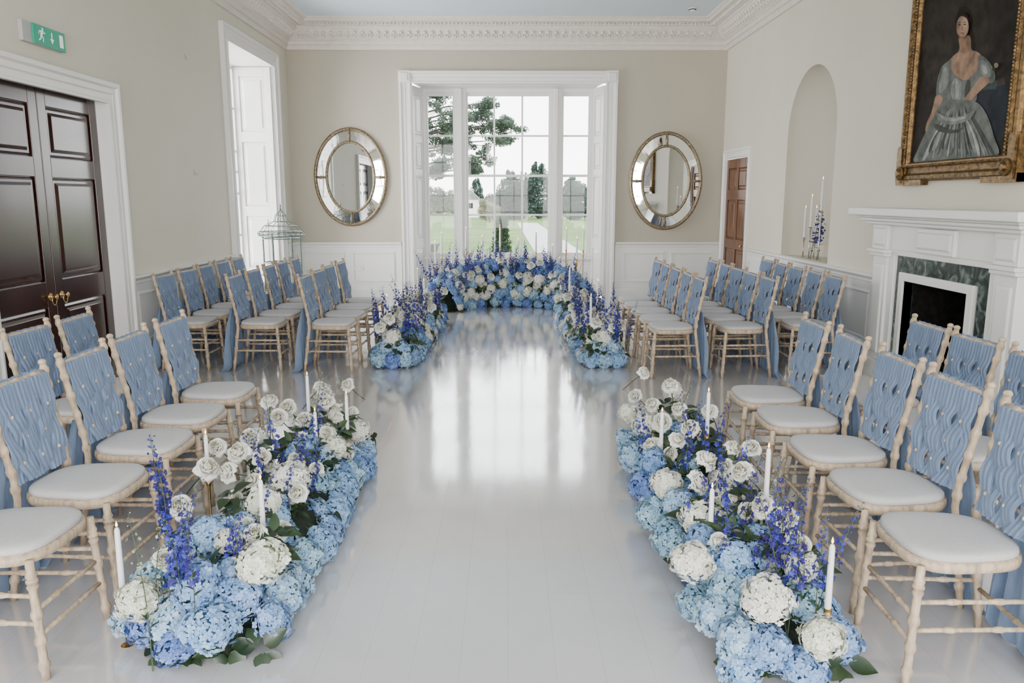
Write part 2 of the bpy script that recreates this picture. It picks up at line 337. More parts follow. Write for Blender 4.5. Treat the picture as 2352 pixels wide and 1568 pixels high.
# big far window
w1=empty('window_1',(0.02,YF,0),0,label='large white tripartite window at the end of the aisle',cat='window',kind='structure')
architrave(3.48,3.61,.185).build('architrave',M['white'],w1)
cb=MB()
for s in (-1,1): cb.box((s*1.56,0,3.43),(s*1.745,-.066,3.615)); cb.raised(min(s*1.58,s*1.73),max(s*1.58,s*1.73),3.45,3.595,-.067,.012,.02)
cb.build('corner_block',M['white'],w1)
D=.42
mb=MB()
mb.add([(-1.56,0,3.45),(1.56,0,3.45),(1.42,D,3.40),(-1.42,D,3.40)],[(0,1,2,3)])
mb.build('window_soffit',M['white'],w1)
for s in (-1,1):
    ang=math.atan2(D,.13); L=math.hypot(D,.13)
    lm=leaf_mesh(L-.01,3.38,[(.12,.78),(.95,1.95),(2.08,2.5),(2.62,3.25)],1,st=.075,t=.035)
    if s<0: o=lm.build('shutter',M['white'],w1,bevel=.003,loc=(-1.545,.01,.02)); o.rotation_euler=(0,0,ang)
    else: o=lm.build('shutter',M['white'],w1,bevel=.003,loc=(1.545-.13,D-.005,.02)); o.rotation_euler=(0,0,-ang)
mb=MB()
mb.box((-1.46,D+.002,0),(1.46,D+.08,.62)); mb.box((-1.46,D-.06,.60),(1.46,D+.085,.66)); mb.box((-1.46,D+.002,3.34),(1.46,D+.1,3.46))
GZ=[.70,1.35,2.0,2.65,3.30]
for x0,x1 in ((-1.44,-1.36),(-.89,-.70),(.70,.89),(1.36,1.44)):
    mb.box((x0,D-.01,.6),(x1,D+.095,3.42))
mb.box((-.82,D-.05,.6),(-.77,D,3.4)); mb.box((.77,D-.05,.6),(.82,D,3.4))
mb.build('window_frame',M['white'],w1,bevel=.005)
mb=MB()
for x0,x1 in ((-1.36,-.89),(-.70,.70),(.89,1.36)):
    for z in GZ:
        h=.028 if z!=2.0 else .040
        mb.box((x0,D+.03,z-h/2-(.03 if z==.70 else 0)),(x1,D+.07,z+h/2+(.03 if z==3.3 else 0)))
    mb.box((x0,D+.032,.66),(x0+.03,D+.068,3.34)); mb.box((x1-.03,D+.032,.66),(x1,D+.068,3.34))
for x in (-.233,.233): mb.box((x-.015,D+.032,.66),(x+.015,D+.068,3.34))
mb.build('glazing_bars',M['white'],w1)
MB().box((-1.4,D+.05,.66),(1.4,D+.054,3.36)).build('glass_pane',M['glass'],w1)
# unseen rear windows, added behind the camera to carry fill light
for i,xc in enumerate((-2.1,0,2.1)):
    w=empty('window_%d'%(3+i),(xc,YB,0),R(180),label='added rear window for fill light behind the camera, '+('left','middle','right')[i],cat='window',kind='structure')
    architrave(1.9,3.75,.15,z0=.45).build('architrave',M['white'],w)
    mb=MB()
    for x in (-.8,-.27,.25,.77): mb.box((x,.02,.5),(x+.03,.06,3.6))
    for z in (.5,1.1,1.7,2.3,2.9,3.56): mb.box((-.8,.02,z),(.8,.06,z+.035))
    mb.build('sash_frame',M['white'],w)
# socket + detector + hooks
sk=empty('wall_socket',(PY(824,615,YF).x,YF-.009,PY(824,615,YF).z),label='white double wall socket in the panelling under the left mirror',cat='socket')
MB().box((-.075,0,-.043),(.075,-.012,.043)).build('face_plate',M['white'],sk,bevel=.004)
for s in (-1,1):
    mb=MB(); mb.box((s*.038-.004,-.0121,.01),(s*.038+.004,-.0128,.02)); mb.box((s*.038-.014,-.0121,-.014),(s*.038-.006,-.0128,-.01)); mb.box((s*.038+.006,-.0121,-.014),(s*.038+.014,-.0128,-.01))
    mb.build('socket_outlet',M['black'],sk)
sd=empty('smoke_detector',(2.69,12.2,ZC),label='round white smoke detector on the blue ceiling',cat='smoke detector')
MB().lathe([(.055,0),(.055,-.02),(.045,-.03),(.02,-.045),(.001,-.047)]).build('housing',M['white'],sd,smooth=True)
MB().lathe([(.046,-.018),(.056,-.018),(.054,-.028),(.046,-.028)]).build('vent_ring',M['black'],sd)
for px,py,wd in ((425,131,'upper'),(446,397,'lower')):
    p=PX(px,py,XL); mb=MB(); mb.box((0,-.012,-.03),(.006,.012,.03)); mb.tube([(.006,0,.01),(.02,0,-.01),(.028,0,-.02),(.034,0,-.01),(.034,0,0)],.004,6)
    tag(mb.build('picture_hook',M['grey'],loc=(p.x,p.y,p.z)),'small pale picture hook, %s of two on the left wall'%wd,'hook','picture hooks')
# ------------------------------------------------ exit sign
ex=empty('exit_sign',(XL,6.29,2.825),R(90),label='green emergency exit sign with running figure above the double doors',cat='exit sign'); ex.scale=(.95,.9,.93)
MB().box((-.28,0,-.085),(.27,-.035,.072)).build('sign_body',M['grey'],ex,bevel=.005)
MB().box((-.16,-.035,-.082),(.29,-.05,.070)).build('sign_face',M['green'],ex,bevel=.002)
def pl(pts,y=-.0515): mb.add([(a,y,b) for a,b in pts],[tuple(range(len(pts)))])
mb=MB(); pl([(.20,-.055),(.255,-.055),(.255,.045),(.20,.045)]); mb.build('doorway_symbol',M['signw'],ex)
mb=MB(); pl([(.085,.04),(.1,.04),(.1,-.01),(.12,-.01),(.0925,-.05),(.065,-.01),(.085,-.01)]); mb.build('arrow_symbol',M['signw'],ex)
mb=MB()
pl([(-.035+.011*math.cos(a),.043+.011*math.sin(a)) for a in [2*PI*k/12 for k in range(12)]])
pl([(-.06,.03),(-.035,.032),(-.03,.01),(-.045,-.01),(-.07,-.005)]); pl([(-.035,.03),(-.015,.01),(0,.015),(0,.023),(-.013,.02),(-.03,.036)],-.0518)
pl([(-.06,.03),(-.085,.025),(-.095,.0),(-.088,-.002),(-.08,.018),(-.06,.02)],-.0518)
pl([(-.05,-.005),(-.025,-.02),(-.03,-.055),(-.042,-.055),(-.038,-.025),(-.062,-.015)],-.0521); pl([(-.07,-.005),(-.075,-.03),(-.1,-.045),(-.095,-.053),(-.063,-.037),(-.052,-.01)],-.0524)
mb.build('running_figure_symbol',M['signw'],ex)
# ------------------------------------------------ oval mirrors
def etube(mb,a,b,r,y=0,n=72,k=8,sy=1):
    rings=[]
    for i in range(n):
        t=2*PI*i/n; c=Vector((a*math.cos(t),y,b*math.sin(t))); nr=Vector((b*math.cos(t),0,a*math.sin(t))).normalized()
        rings.append([c+nr*r*math.cos(2*PI*j/k)+Vector((0,-1,0))*r*sy*math.sin(2*PI*j/k) for j in range(k+1)])
    mb.sweep(rings,True)
def ell(mb,a,b,y,n=72): mb.add([(a*math.cos(2*PI*i/n),y,b*math.sin(2*PI*i/n)) for i in range(n)],[tuple(range(n))])
for cxp,cyp,lab in ((805,407,'oval gilt framed mirror left of the large window'),(1529.5,416,'oval gilt framed mirror right of the large window')):
    c=PY(cxp,cyp,YF-.05); m=empty('oval_mirror',(c.x,YF,c.z),label=lab,cat='mirror'); m['group']='oval mirrors beside the window'
    A,B,a2,b2=.565,.755,.385,.555
    mb=MB(); etube(mb,A,B,.026,-.04); etube(mb,A+.012,B+.012,.02,-.02)
    for i in range(90):
        t=2*PI*i/90; mb.ball((A*math.cos(t),-.066,B*math.sin(t)),.009,6,4)
    mb.build('outer_rim',M['goldpale'],m,smooth=True)
    mb=MB(); etube(mb,a2,b2,.022,-.045)
    for i in range(44):
        t=2*PI*i/44; mb.ball((a2*math.cos(t),-.068,b2*math.sin(t)),.009,6,4)
    mb.build('inner_rim',M['goldpale'],m,smooth=True)
    for i in range(4):
        t=PI/2*i; e=(math.cos(t),math.sin(t)); mb=MB()
        p0=Vector((e[0]*(a2),-.05,e[1]*b2)); p1=Vector((e[0]*A,-.05,e[1]*B)); mb.tube([p0,p1],.018,8); mb.ball((p0+p1)/2,(.026,.02,.026)); mb.build('clasp',M['goldpale'],m,smooth=True)
    mb=MB(); n=72
    mb.sweep([[(A*math.cos(t),-.03,B*math.sin(t)),(a2*math.cos(t),-.042,b2*math.sin(t))] for t in [2*PI*i/n for i in range(n)]],True); mb.build('border_glass',M['mirror'],m,smooth=False)
    mb=MB(); ell(mb,a2,b2,-.04); mb.build('mirror_glass',M['mirror'],m)
    mb=MB(); ell(mb,A,B,-.004); mb.build('back_board',M['black'],m)
# ------------------------------------------------ fireplace
fp=empty('fireplace',(XR,6.27,0),R(-90),label='white classical fireplace surround with green marble slips under the portrait',cat='fireplace')
def fy(Y): return 6.27-Y   # local x from world Y
mb=MB()
for s in (-1,1):
    c=s*.92; mb.box((c-.15,0,0),(c+.15,-.16,.18)); mb.box((c-.13,0,.18),(c+.13,-.135,1.12)); mb.raised(c-.09,c+.09,.24,1.05,-.135,.012,.015)
    mb.box((c-.15,0,1.12),(c+.15,-.165,1.15)); mb.box((c-.165,0,1.15),(c+.165,-.185,1.18)); mb.box((c-.14,0,1.18),(c+.14,-.15,1.40)); mb.raised(c-.11,c+.11,1.21,1.37,-.15,.012,.015)
    mb.box((s*.70,0,0),(s*.785,-.11,1.18))
mb.box((-.785,0,1.14),(.785,-.112,1.20)); mb.box((-1.0,0,1.185),(1.0,-.12,1.40)); mb.box((-.28,0,1.19),(.28,-.15,1.39)); mb.raised(-.25,.25,1.22,1.36,-.15,.012,.015)
mb.build('surround',M['white'],fp,bevel=.006)
mb=MB(); mb.box((-1.12,0,1.40),(1.12,-.19,1.43)); mb.box((-1.16,0,1.43),(1.16,-.23,1.46)); mb.box((-1.20,0,1.46),(1.20,-.26,1.48)); mb.box((-1.26,0,1.48),(1.26,-.31,1.545))
mb.build('mantel_shelf',M['white'],fp,bevel=.008)
mb=MB(); mb.box((-.70,0,0),(-.55,-.08,1.14)); mb.box((.53,0,0),(.70,-.08,1.14)); mb.box((-.55,0,1.0),(.53,-.08,1.14)); mb.build('marble_slip',M['marble'],fp)
mb=MB(); mb.box((-.62,0,0),(-.55,-.10,1.0)); mb.box((.42,0,0),(.50,-.10,1.0)); mb.box((-.55,0,.93),(.42,-.10,1.0)); mb.build('inner_frame',M['white'],fp,bevel=.005)
x0,x1=fy(6.84),fy(5.86)
mb=MB(); mb.add([(x0,0,0),(x0+.12,.4,0),(x1-.12,.4,0),(x1,0,0),(x0,0,.93),(x0+.12,.4,.93),(x1-.12,.4,.93),(x1,0,.93)],[(0,1,5,4),(1,2,6,5),(2,3,7,6),(4,5,6,7)])
for r in range(11):
    for k in range(5):
        xx=x0+.13+(k+(r%2)*.5)*.15
        if xx<x1-.25: mb.box((xx,.385,r*.08+.01),(xx+.14,.4,r*.08+.07))
mb.build('firebox',M['black'],fp)
MB().box((-.93,-.17,0),(.93,-.6,.02)).build('hearth',M['white'],fp,bevel=.004)
mb=MB()
for i in range(9): mb.box((-.36+i*.085,.05,.1),(-.35+i*.085,.07,.28))
mb.box((-.38,.045,.27),(.36,.075,.29)); mb.box((-.38,.045,.1),(.36,.075,.12)); mb.box((-.38,.05,.025),(-.36,.07,.3)); mb.box((.34,.05,.025),(.36,.07,.3)); mb.build('fire_grate',M['black'],fp)
# ------------------------------------------------ portrait
y0,y1,z0,z1=5.46,7.15,1.74,3.78
pc=(y0+y1)/2
pt=empty('portrait_painting',(XR,pc,0),R(-90),label='gilt framed oil portrait of a lady in silver satin above the fireplace',cat='painting')
W=(y1-y0)/2; iw=W-.17; iz0,iz1=z0+.19,z1-.17
mb=MB()
pr=[(0,.0),(0,.05),(.02,.075),(.05,.08),(.07,.06),(.12,.05),(.14,.07),(.155,.07),(.17,.045),(.17,.02)]
ring=[]
for sx,sz in ((-1,0),(1,0),(1,1),(-1,1)):
    ring.append([(sx*(W-.03-p*.82),-d-.0,(z0+.03+p*.94) if sz==0 else (z1-.03-p*.82)) for p,d in pr])
mb.sweep(ring,True)
for sx in (-1,1):   # crossetted ears
    for a,b in ((z0,z0+.33),(z1-.33,z1)): mb.box((sx*(W-.14),0,a),(sx*W,-.07,b)); mb.box((sx*(W-.10),0,a+.02),(sx*(W-.02),-.085,b-.02))
    for z in (z0+.1,z1-.1):
        mb.lathe([(.06,0),(.06,.01),(.045,.02),(.03,.012),(.02,.03),(.001,.032)],(0,0,0),16)
        k=16*6; 
        for j in range(len(mb.v)-k,len(mb.v)):
            vx,vy,vz=mb.v[j]; mb.v[j]=(sx*(W-.1)+vx,-.086-vz,z+vy)
mb.box((-W+.0,0,z0-.002),(-W+.42,-.065,z0+.06)); mb.box((W-.42,0,z0-.002),(W,-.065,z0+.06))
for i in range(60):
    t=i/59; 
    for z in (z0+.155,z1-.13): mb.ball((-iw-.03+t*(2*iw+.06),-.078,z),(.013,.01,.010),6,4)
for i in range(70):
    t=i/69
    for s in (-1,1): mb.ball((s*(iw+.025),-.078,iz0+t*(iz1-iz0)),(.010,.01,.013),6,4)
for s in (-1,1):
    for i in range(24): mb.ball((s*(iw+.09),-.06,iz0+.05+i*(iz1-iz0-.1)/23),(.022,.014,.03),6,4)
for i in range(9): mb.ball((-.2+i*.05,-.085,z1-.1+.04*math.sin(i*PI/8)),(.035,.02,.045),6,4)
mb.build('picture_frame',M['gold'],pt,smooth=False)
MB().box((-iw-.02,0,iz0-.02),(iw+.02,-.035,iz1+.02),col=(.026,.020,.016)).build('canvas',M['paint'],pt)
lay=[0]
mb=MB()
def pp(pts,col,n=0):
    lay[0]+=1; y=-.0355-.0003*lay[0]; o=[]
    for a,b in pts:
        p=PX(a,b,XR-.04); o.append((pc-p.y,y,p.z))
    if n:   # smooth closed (Catmull-Rom)
        s=[]; m=len(o)
        for i in range(m):
            p0,p1,p2,p3=[Vector(o[(i+k-1)%m]) for k in range(4)]
            for j in range(5):
                t=j/5; s.append(tuple(.5*((2*p1)+(p2-p0)*t+(2*p0-5*p1+4*p2-p3)*t*t+(3*p1-p0-3*p2+p3)*t**3)))
        o=s
    mb.add(o,[tuple(range(len(o)))],col)
def el(cx,cy,rx,ry,col,a=0): pp([(cx+rx*math.cos(t)*math.cos(a)-ry*math.sin(t)*math.sin(a),cy+rx*math.cos(t)*math.sin(a)+ry*math.sin(t)*math.cos(a)) for t in [2*PI*k/20 for k in range(20)]],col)
SK=(.36,.225,.155); SL=(.16,.17,.155); SM=(.25,.26,.24); SH=(.38,.395,.37); SD=(.07,.074,.068)
pp([(2120,30),(2190,-40),(2250,-20),(2270,90),(2240,190),(2140,200),(2118,120)],(.036,.028,.022),1)
pp([(2232,208),(2306,190),(2312,240),(2300,320),(2262,300),(2240,250)],(.022,.027,.036),1)
pp([(2228,203),(2305,178),(2308,192),(2232,218)],(.055,.045,.033))
pp([(2238,174),(2290,186),(2286,205),(2240,205)],(.055,.07,.08))
el(2214,46,19,32,(.022,.012,.009)); pp([(2226,60),(2236,80),(2238,112),(2230,124),(2224,100)],(.022,.012,.009),1)
pp([(2202,86),(2226,82),(2230,110),(2234,128),(2194,134),(2203,112)],(.30,.18,.12),1)
pp([(2176,146),(2200,120),(2215,124),(2232,116),(2252,126),(2256,160),(2238,178),(2216,186),(2190,178)],SK,1)
pp([(2172,144),(2184,138),(2184,158),(2198,176),(2216,184),(2234,172),(2246,152),(2246,128),(2262,132),(2278,152),(2286,178),(2276,192),(2256,186),(2244,204),(2236,236),(2172,238),(2160,228),(2150,218),(2152,186),(2160,158)],SL,1)
pp([(2252,138),(2266,144),(2276,172),(2262,178),(2252,160)],SM,1); pp([(2166,158),(2176,160),(2178,190),(2160,214),(2156,196)],SM,1)
pp([(2192,180),(2208,190),(2204,228),(2188,228),(2184,204)],SM,1); pp([(2218,190),(2228,186),(2226,226),(2216,228)],SD,1); pp([(2256,150),(2264,152),(2268,168),(2260,168)],SH,1); pp([(2196,186),(2204,194),(2200,222),(2194,222)],SH,1)
pp([(2150,220),(2166,226),(2154,258),(2142,286),(2136,300),(2126,302),(2128,284),(2140,256)],SK,1)
pp([(2256,176),(2274,186),(2252,208),(2230,232),(2222,244),(2208,250),(2206,240),(2216,226),(2236,198)],SK,1)
pp([(2170,232),(2236,232),(2266,262),(2284,316),(2292,356),(2230,362),(2106,374),(2108,344),(2130,296),(2148,262)],SL,1)
rg0=random.Random(5)
for i in range(26):     # satin folds radiating from the lap
    u=(i+.5)/26; tx=2112+176*u; ty=366-8*u; sx_=2180+48*u+rg0.uniform(-4,4); sy_=244+rg0.uniform(-2,22); w=rg0.uniform(2,5); mx_=(sx_+tx)/2+rg0.uniform(-6,6)-10*(.5-u); my=(sy_+ty)/2; e=rg0.uniform(.55,1)
    tx=mx_+(tx-mx_)*e; ty=my+(ty-my)*e
    pp([(sx_,sy_),(mx_+w,my),(tx+w*.8,ty),(tx-w*.6,ty-2),(mx_-w*.5,my)],(SH,SM,SD,SM,SL,SD)[rg0.randrange(6)],1)
for pts,c in (([(2152,258),(2180,268),(2214,266),(2242,254),(2226,276),(2190,286),(2160,278)],SM),([(2164,266),(2190,272),(2222,268),(2200,278),(2172,276)],SH),([(2150,284),(2186,298),(2214,294),(2190,306),(2156,300)],SD)): pp(pts,c,1)
el(2214,61,14,25,(.40,.26,.18)); pp([(2200,62),(2204,78),(2213,87),(2206,84),(2200,74)],(.24,.14,.09),1)
el(2207,57,3,1.5,(.03,.02,.015)); el(2219,56,3,1.5,(.03,.02,.015)); el(2207,52,4,1,(.12,.07,.05)); el(2219,51,4,1,(.12,.07,.05))
pp([(2212,58),(2215,58),(2217,69),(2211,70)],(.30,.18,.12)); el(2214,76,4,1.4,(.24,.07,.06))
pp([(2198,56),(2198,40),(2206,31),(2216,30),(2226,37),(2230,52),(2224,42),(2212,37),(2204,44)],(.022,.012,.009),1)
el(2292,150,5,6,(.25,.2,.16)); el(2287,159,4,4,(.04,.055,.03))
mb.build('painted_figure',M['paint'],pt)
# ------------------------------------------------ chair
def xb(z): return -.185-(z-.44)/.48*.08
def chair_parts():
    root=empty('banquet_chair',(0,0,0))
    for s in (-1,1):
        MB().bamboo([(.205,s*.20,0),(.18,s*.185,.43)],.0145,[.12,.3,.33,.55,.8,.86]).build('leg',M['wood'],root,smooth=True)
        mb=MB().bamboo([(-.25,s*.18,0),(-.19,s*.172,.43),(-.195,s*.175,.52),(-.268,s*.195,.915)],.0145,[.1,.24,.36,.52,.60,.70,.80,.9,.97]); mb.ball((-.27,s*.195,.925),(.018,.018,.014)); mb.build('leg',M['wood'],root,smooth=True)
    def outline(k,z,n=40,sc=1):
        o=[]
        for i in range(n):
            t=2*PI*i/n; c,s_=math.cos(t),math.sin(t); x=.20*math.copysign(abs(c)**.62,c); w=.195+.02*(x/.2); y=w*math.copysign(abs(s_)**.62,s_); o.append((x*k,y*k,z))
        return o
    def loft(mb,rings):
        n=len(rings[0]); v=[p for r in rings for p in r]; f=[(i*n+j,i*n+(j+1)%n,(i+1)*n+(j+1)%n,(i+1)*n+j) for i in range(len(rings)-1) for j in range(n)]
        f+= [tuple(range(n))[::-1],tuple((len(rings)-1)*n+j for j in range(n))]; mb.add(v,f)
    mb=MB(); loft(mb,[outline(.97,.405),outline(1.02,.410),outline(1.035,.425),outline(1.025,.442),outline(.9,.446)]); mb.build('seat_frame',M['wood'],root,smooth=True)
    mb=MB(); loft(mb,[outline(.96,.443),outline(.99,.450),outline(.985,.462),outline(.95,.470),outline(.85,.475),outline(.6,.478),outline(.3,.479)]); mb.build('seat_cushion',M['cush'],root,smooth=True)
    for p0,p1 in (((.195,-.19,.16),(.195,.19,.16)),((.188,-.188,.25),(.188,.188,.25)),((.19,-.19,.20),(-.222,-.176,.20)),((.19,.19,.20),(-.222,.176,.20)),((.184,-.187,.30),(-.21,-.174,.30)),((.184,.187,.30),(-.21,.174,.30)),((-.228,-.176,.17),(-.228,.176,.17))):
        MB().bamboo([p0,p1],.009,[.3,.7],6).build('stretcher',M['wood'],root,smooth=True)
    for z in (.57,.70,.885): MB().bamboo([(xb(z),-.185,z),(xb(z),.185,z)],.011,[.2,.5,.8],6).build('back_rail',M['wood'],root,smooth=True)
    for z,ks in ((.57,(-.116,0,.116)),(.665,(-.058,.058)),(.76,(-.116,0,.116))):   # turned pegs peeping through the weave
        for y in ks:
            mb=MB(); mb.ball((xb(z)+.023,y,z),(.010,.005,.009),8,6); mb.build('peg',M['wood'],root,smooth=True)
    mb=MB(); N=6
    for i in range(N):
        yi=-.145+.058*i; s=1 if i%2==0 else -1
        def fn(u,v,yi=yi,s=s,i=i):
            U=2*u-1
            if v<.12:
                k=v/.12; a=PI*(1-k); x=xb(.90)+.016*-math.cos(a); z=.892+.022*math.sin(a)-.05*(1-k)
                return (x+.003*math.sin(U*13+i),yi+U*.037,z+.003*math.sin(U*9+i*3))
            z=.892-(v-.12)/.88*.40
            k=max(0,min(1,(.82-z)/.06)); ph=2*PI*(.808-z)/.19
            sn=math.sin(ph)
            y=yi+.0115*s*sn*k
            w=.049-.001*abs(sn)*k
            dx=.008*s*math.cos(ph+.5*i)*k+.005*U*math.sin(ph)*k
            e=max(0,(.55-z)/.06)
            yy=(y+U*w)*(1-.06*e); yy=max(-.178,min(.178,yy))
            return (xb(z)+.013+dx+.007*(1-U**4)+.0026*math.sin(U*12+i*2.1+z*12)+.0018*math.sin(U*23+z*9+i),yy,z)
        mb.grid(fn,24,44)
    mb.build('woven_sash',M['sash'],root,smooth=True)
    mb=MB()
    def tf(u,v):
        U=2*u-1; z=.60*(1-v)+.004; w=.15+.09*v+.03*max(0,v-.8)*5*.5
        x=-.238-.035*v-.05*math.sin(v*PI)*.4+(.006+.028*v)*math.sin(U*15+1.3*math.sin(v*3)) + (-.04*max(0,v-.92)*12)
        return (x-.02, U*w+.012*v*math.sin(U*22), z)
    mb.grid(tf,64,14); 
    def tf2(u,v):
        U=2*u-1; z=.90*(1-v)+.58*v
        return (xb(z)-.02-.006*math.sin(U*18),U*(.17-.02*v),z)
    mb.grid(tf2,30,6)
    mb.build('sash_tail',M['sash'],root,smooth=True)
    return root
chair=chair_parts(); used=[False]
ORD=['nearest','second nearest','third nearest','fourth nearest','fifth nearest']
def row(X,ys,face,label,grp,first=0):
    for i,y in enumerate(ys):
        o=chair if not used[0] else copy_tree(chair); used[0]=True
        o.location=(X+random.uniform(-.015,.015),y,0); o.rotation_euler=(0,0,(0 if face>0 else PI)+R(random.uniform(-3,3)))
        tag(o,'wooden chair with blue sash, %s in the %s'%(ORD[i],label),'chair',grp)
row(-1.78,[2.71,3.22,3.77,4.28,4.82],1,'left front row beside the flowers','left front block of chairs')
row(-2.45,[4.46,4.97],1,'left row by the double doors','left front block of chairs')
row(1.57,[2.64,3.14,3.64,4.20,4.70],-1,'right front row beside the flowers','right front block of chairs')
row(2.23,[3.65,4.13,4.60],-1,'right front row near the fireplace','right front block of chairs')
row(-1.68,[7.6,8.15,8.7,9.25],1,'left far row beside the aisle','left far block of chairs')
row(-2.36,[7.65,8.2,8.75,9.3,9.85],1,'left far middle row','left far block of chairs')
row(-3.07,[7.7,8.25,8.8,9.35,9.9],1,'left far row against the wall','left far block of chairs')
row(1.52,[7.34,7.85,8.36,8.87,9.38],-1,'right far row beside the aisle','right far block of chairs')
row(2.18,[7.36,7.87,8.38,8.89,9.4],-1,'right far middle row','right far block of chairs')
row(2.86,[7.5,8.0,8.5,9.0,9.5],-1,'right far row under the niche','right far block of chairs')
# ------------------------------------------------ flower meshes
rnd=random.Random(3)
def mixc(a,b,t): return tuple(x*(1-t)+y*t for x,y in zip(a,b))
def hydrangea(c1,c2,n=200,Rr=.085,name='hydrangea',white=False):
    mb=MB(); g=PI*(3-5**.5)
    ph=[rnd.uniform(0,6) for _ in range(3)]; j=.85 if white else 1
    def lump(d): return 1+j*.12*math.sin(d.x*4+ph[0])*math.cos(d.y*4+ph[1])+j*.08*math.sin(d.z*6+ph[2]+d.x*5)
    kr=.80 if white else .78
    mb.ball((0,0,0),(Rr*kr,Rr*kr,Rr*(kr-.1)),12,8,col=mixc(c1,(.30,.36,.18),.55) if white else mixc(c1,(.02,.06,.06),.6))
    nn_=int(n*(1.1 if white else 1))
    for i in range(nn_):
        z=1-2*(i+.5)/nn_
        if z<-.5: continue
        r=math.sqrt(1-z*z); a=i*g; d=Vector((r*math.cos(a),r*math.sin(a),z)); p=d*Rr*lump(d)*(1+rnd.uniform(-.10,.09)*j); p.z*=.88
        nn=(d+Vector([rnd.uniform(-.5,.5)*j for _ in range(3)])).normalized(); t=nn.orthogonal().normalized(); b=nn.cross(t); a0=rnd.uniform(0,PI); s=.0152*rnd.uniform(.8,1.2)
        c=mixc(c1,c2,rnd.random())
        for k in range(4):
            q=a0+k*PI/2; u=t*math.cos(q)+b*math.sin(q); w=nn.cross(u); h=nn*rnd.uniform(.0,.005)
            mb.add([p,p+u*s*.55+w*s*.5+h,p+u*s*1.05+w*s*.28+h*.6,p+u*s*1.05-w*s*.28+h*.6,p+u*s*.55-w*s*.5+h],[(0,1,2,3,4)],mixc(c,(1,1,1),rnd.uniform(0,.10)))
    return mb.mesh(name,M['petal'],False)
HB=[hydrangea((.13,.31,.60),(.34,.54,.78)),hydrangea((.20,.39,.63),(.42,.60,.74)),hydrangea((.12,.27,.57),(.32,.48,.76)),hydrangea((.16,.36,.57),(.40,.60,.68))]
HD=[hydrangea((.05,.13,.42),(.16,.28,.66)),hydrangea((.08,.20,.48),(.22,.40,.68))]
HW=[hydrangea((.68,.67,.55),(.86,.855,.80),white=True),hydrangea((.64,.67,.50),(.87,.865,.80),white=True),hydrangea((.74,.73,.64),(.86,.855,.82),white=True)]
def rose():
    mb=MB()
    # (petals, foot radius, belly radius, rim radius, height)
    for L,(n,rb,rm,rt,h) in enumerate([(3,.004,.010,.004,.046),(3,.006,.016,.011,.048),(4,.008,.023,.020,.046),(4,.010,.030,.031,.041),(5,.012,.036,.043,.034),(5,.013,.041,.051,.022)]):
        for k in range(n):
            a=2*PI*k/n+L*.85+rnd.uniform(-.3,.3); w=PI/n*1.4; lean=rnd.uniform(-.006,.005); kk=rnd.uniform(.80,1.15); pz=rnd.uniform(0,6)
            def fn(u,v,a=a,w=w,rb=rb,rm=rm,rt=rt*kk,h=h,L=L,lean=lean,pz=pz):
                U=2*u-1
                r=(rb*(1-v)**2+2*v*(1-v)*rm*1.5+rt*v*v) if L<4 else (rb*(1-v)**2+2*v*(1-v)*rm*1.25+rt*v*v)
                t=a+U*w*(.5+.5*math.sin(PI*min(1,.15+v*.75)))
                r-=.003*U-.0018*v*math.sin(U*7+pz*2)
                z=h*(1-(1-v)**1.6)-.009*U*U*v*(1+L*.25)-(.013*max(0,v-.7)/.3 if L>=4 else 0)+lean*v+.004*v*math.sin(U*6+pz)
                return (r*math.cos(t),r*math.sin(t),z)
            c=mixc((.60,.58,.42),(.87,.86,.80),min(1,(L+.3)/4)); mb.grid(fn,8,6,col=c)
    mb.ball((0,0,.018),(.011,.011,.020),8,6,col=(.52,.50,.34))
    mb.ball((0,0,-.002),(.018,.018,.010),8,5,col=(.05,.10,.04))
    return mb.mesh('rose',M['petal'],True)
RS=[rose() for _ in range(6)]
def leafgeo(mb,p,d,up,L,W,col):
    d=d.normalized(); s=d.cross(up).normalized(); u=s.cross(d); vs=[];n=6
    for i in range(n+1):
        t=i/n; w=W*math.sin(PI*min(1,t**.75))*.5 if 0<t<1 else .0005; c=p+d*L*t+u*(-.25*L*t*t)
        vs+= [c-s*w+u*w*.35,c,c+s*w+u*w*.35]
    fs=[]
    for i in range(n): a=i*3; fs+=[(a,a+1,a+4,a+3),(a+1,a+2,a+5,a+4)]
    mb.add(vs,fs,col)
def foliage(n=7,L=.11,W=.065,sp=.6,dark=(.010,.026,.010),light=(.032,.062,.022)):
    mb=MB()
    for i in range(n):
        a=2*PI*i/n*1.0+rnd.uniform(-.4,.4); e=rnd.uniform(-.15,sp); d=Vector((math.cos(a)*math.cos(e),math.sin(a)*math.cos(e),math.sin(e)))
        leafgeo(mb,d*.02,d,Vector((0,0,1)),L*rnd.uniform(.6,1.15),W*rnd.uniform(.8,1.1),mixc(dark,light,rnd.random()))
    return mb.mesh('foliage',M['leaf'],True)
FO=[foliage(),foliage(5,.12,.075,.9),foliage(10,.09,.04,1.1,(.015,.04,.014),(.05,.09,.03))]
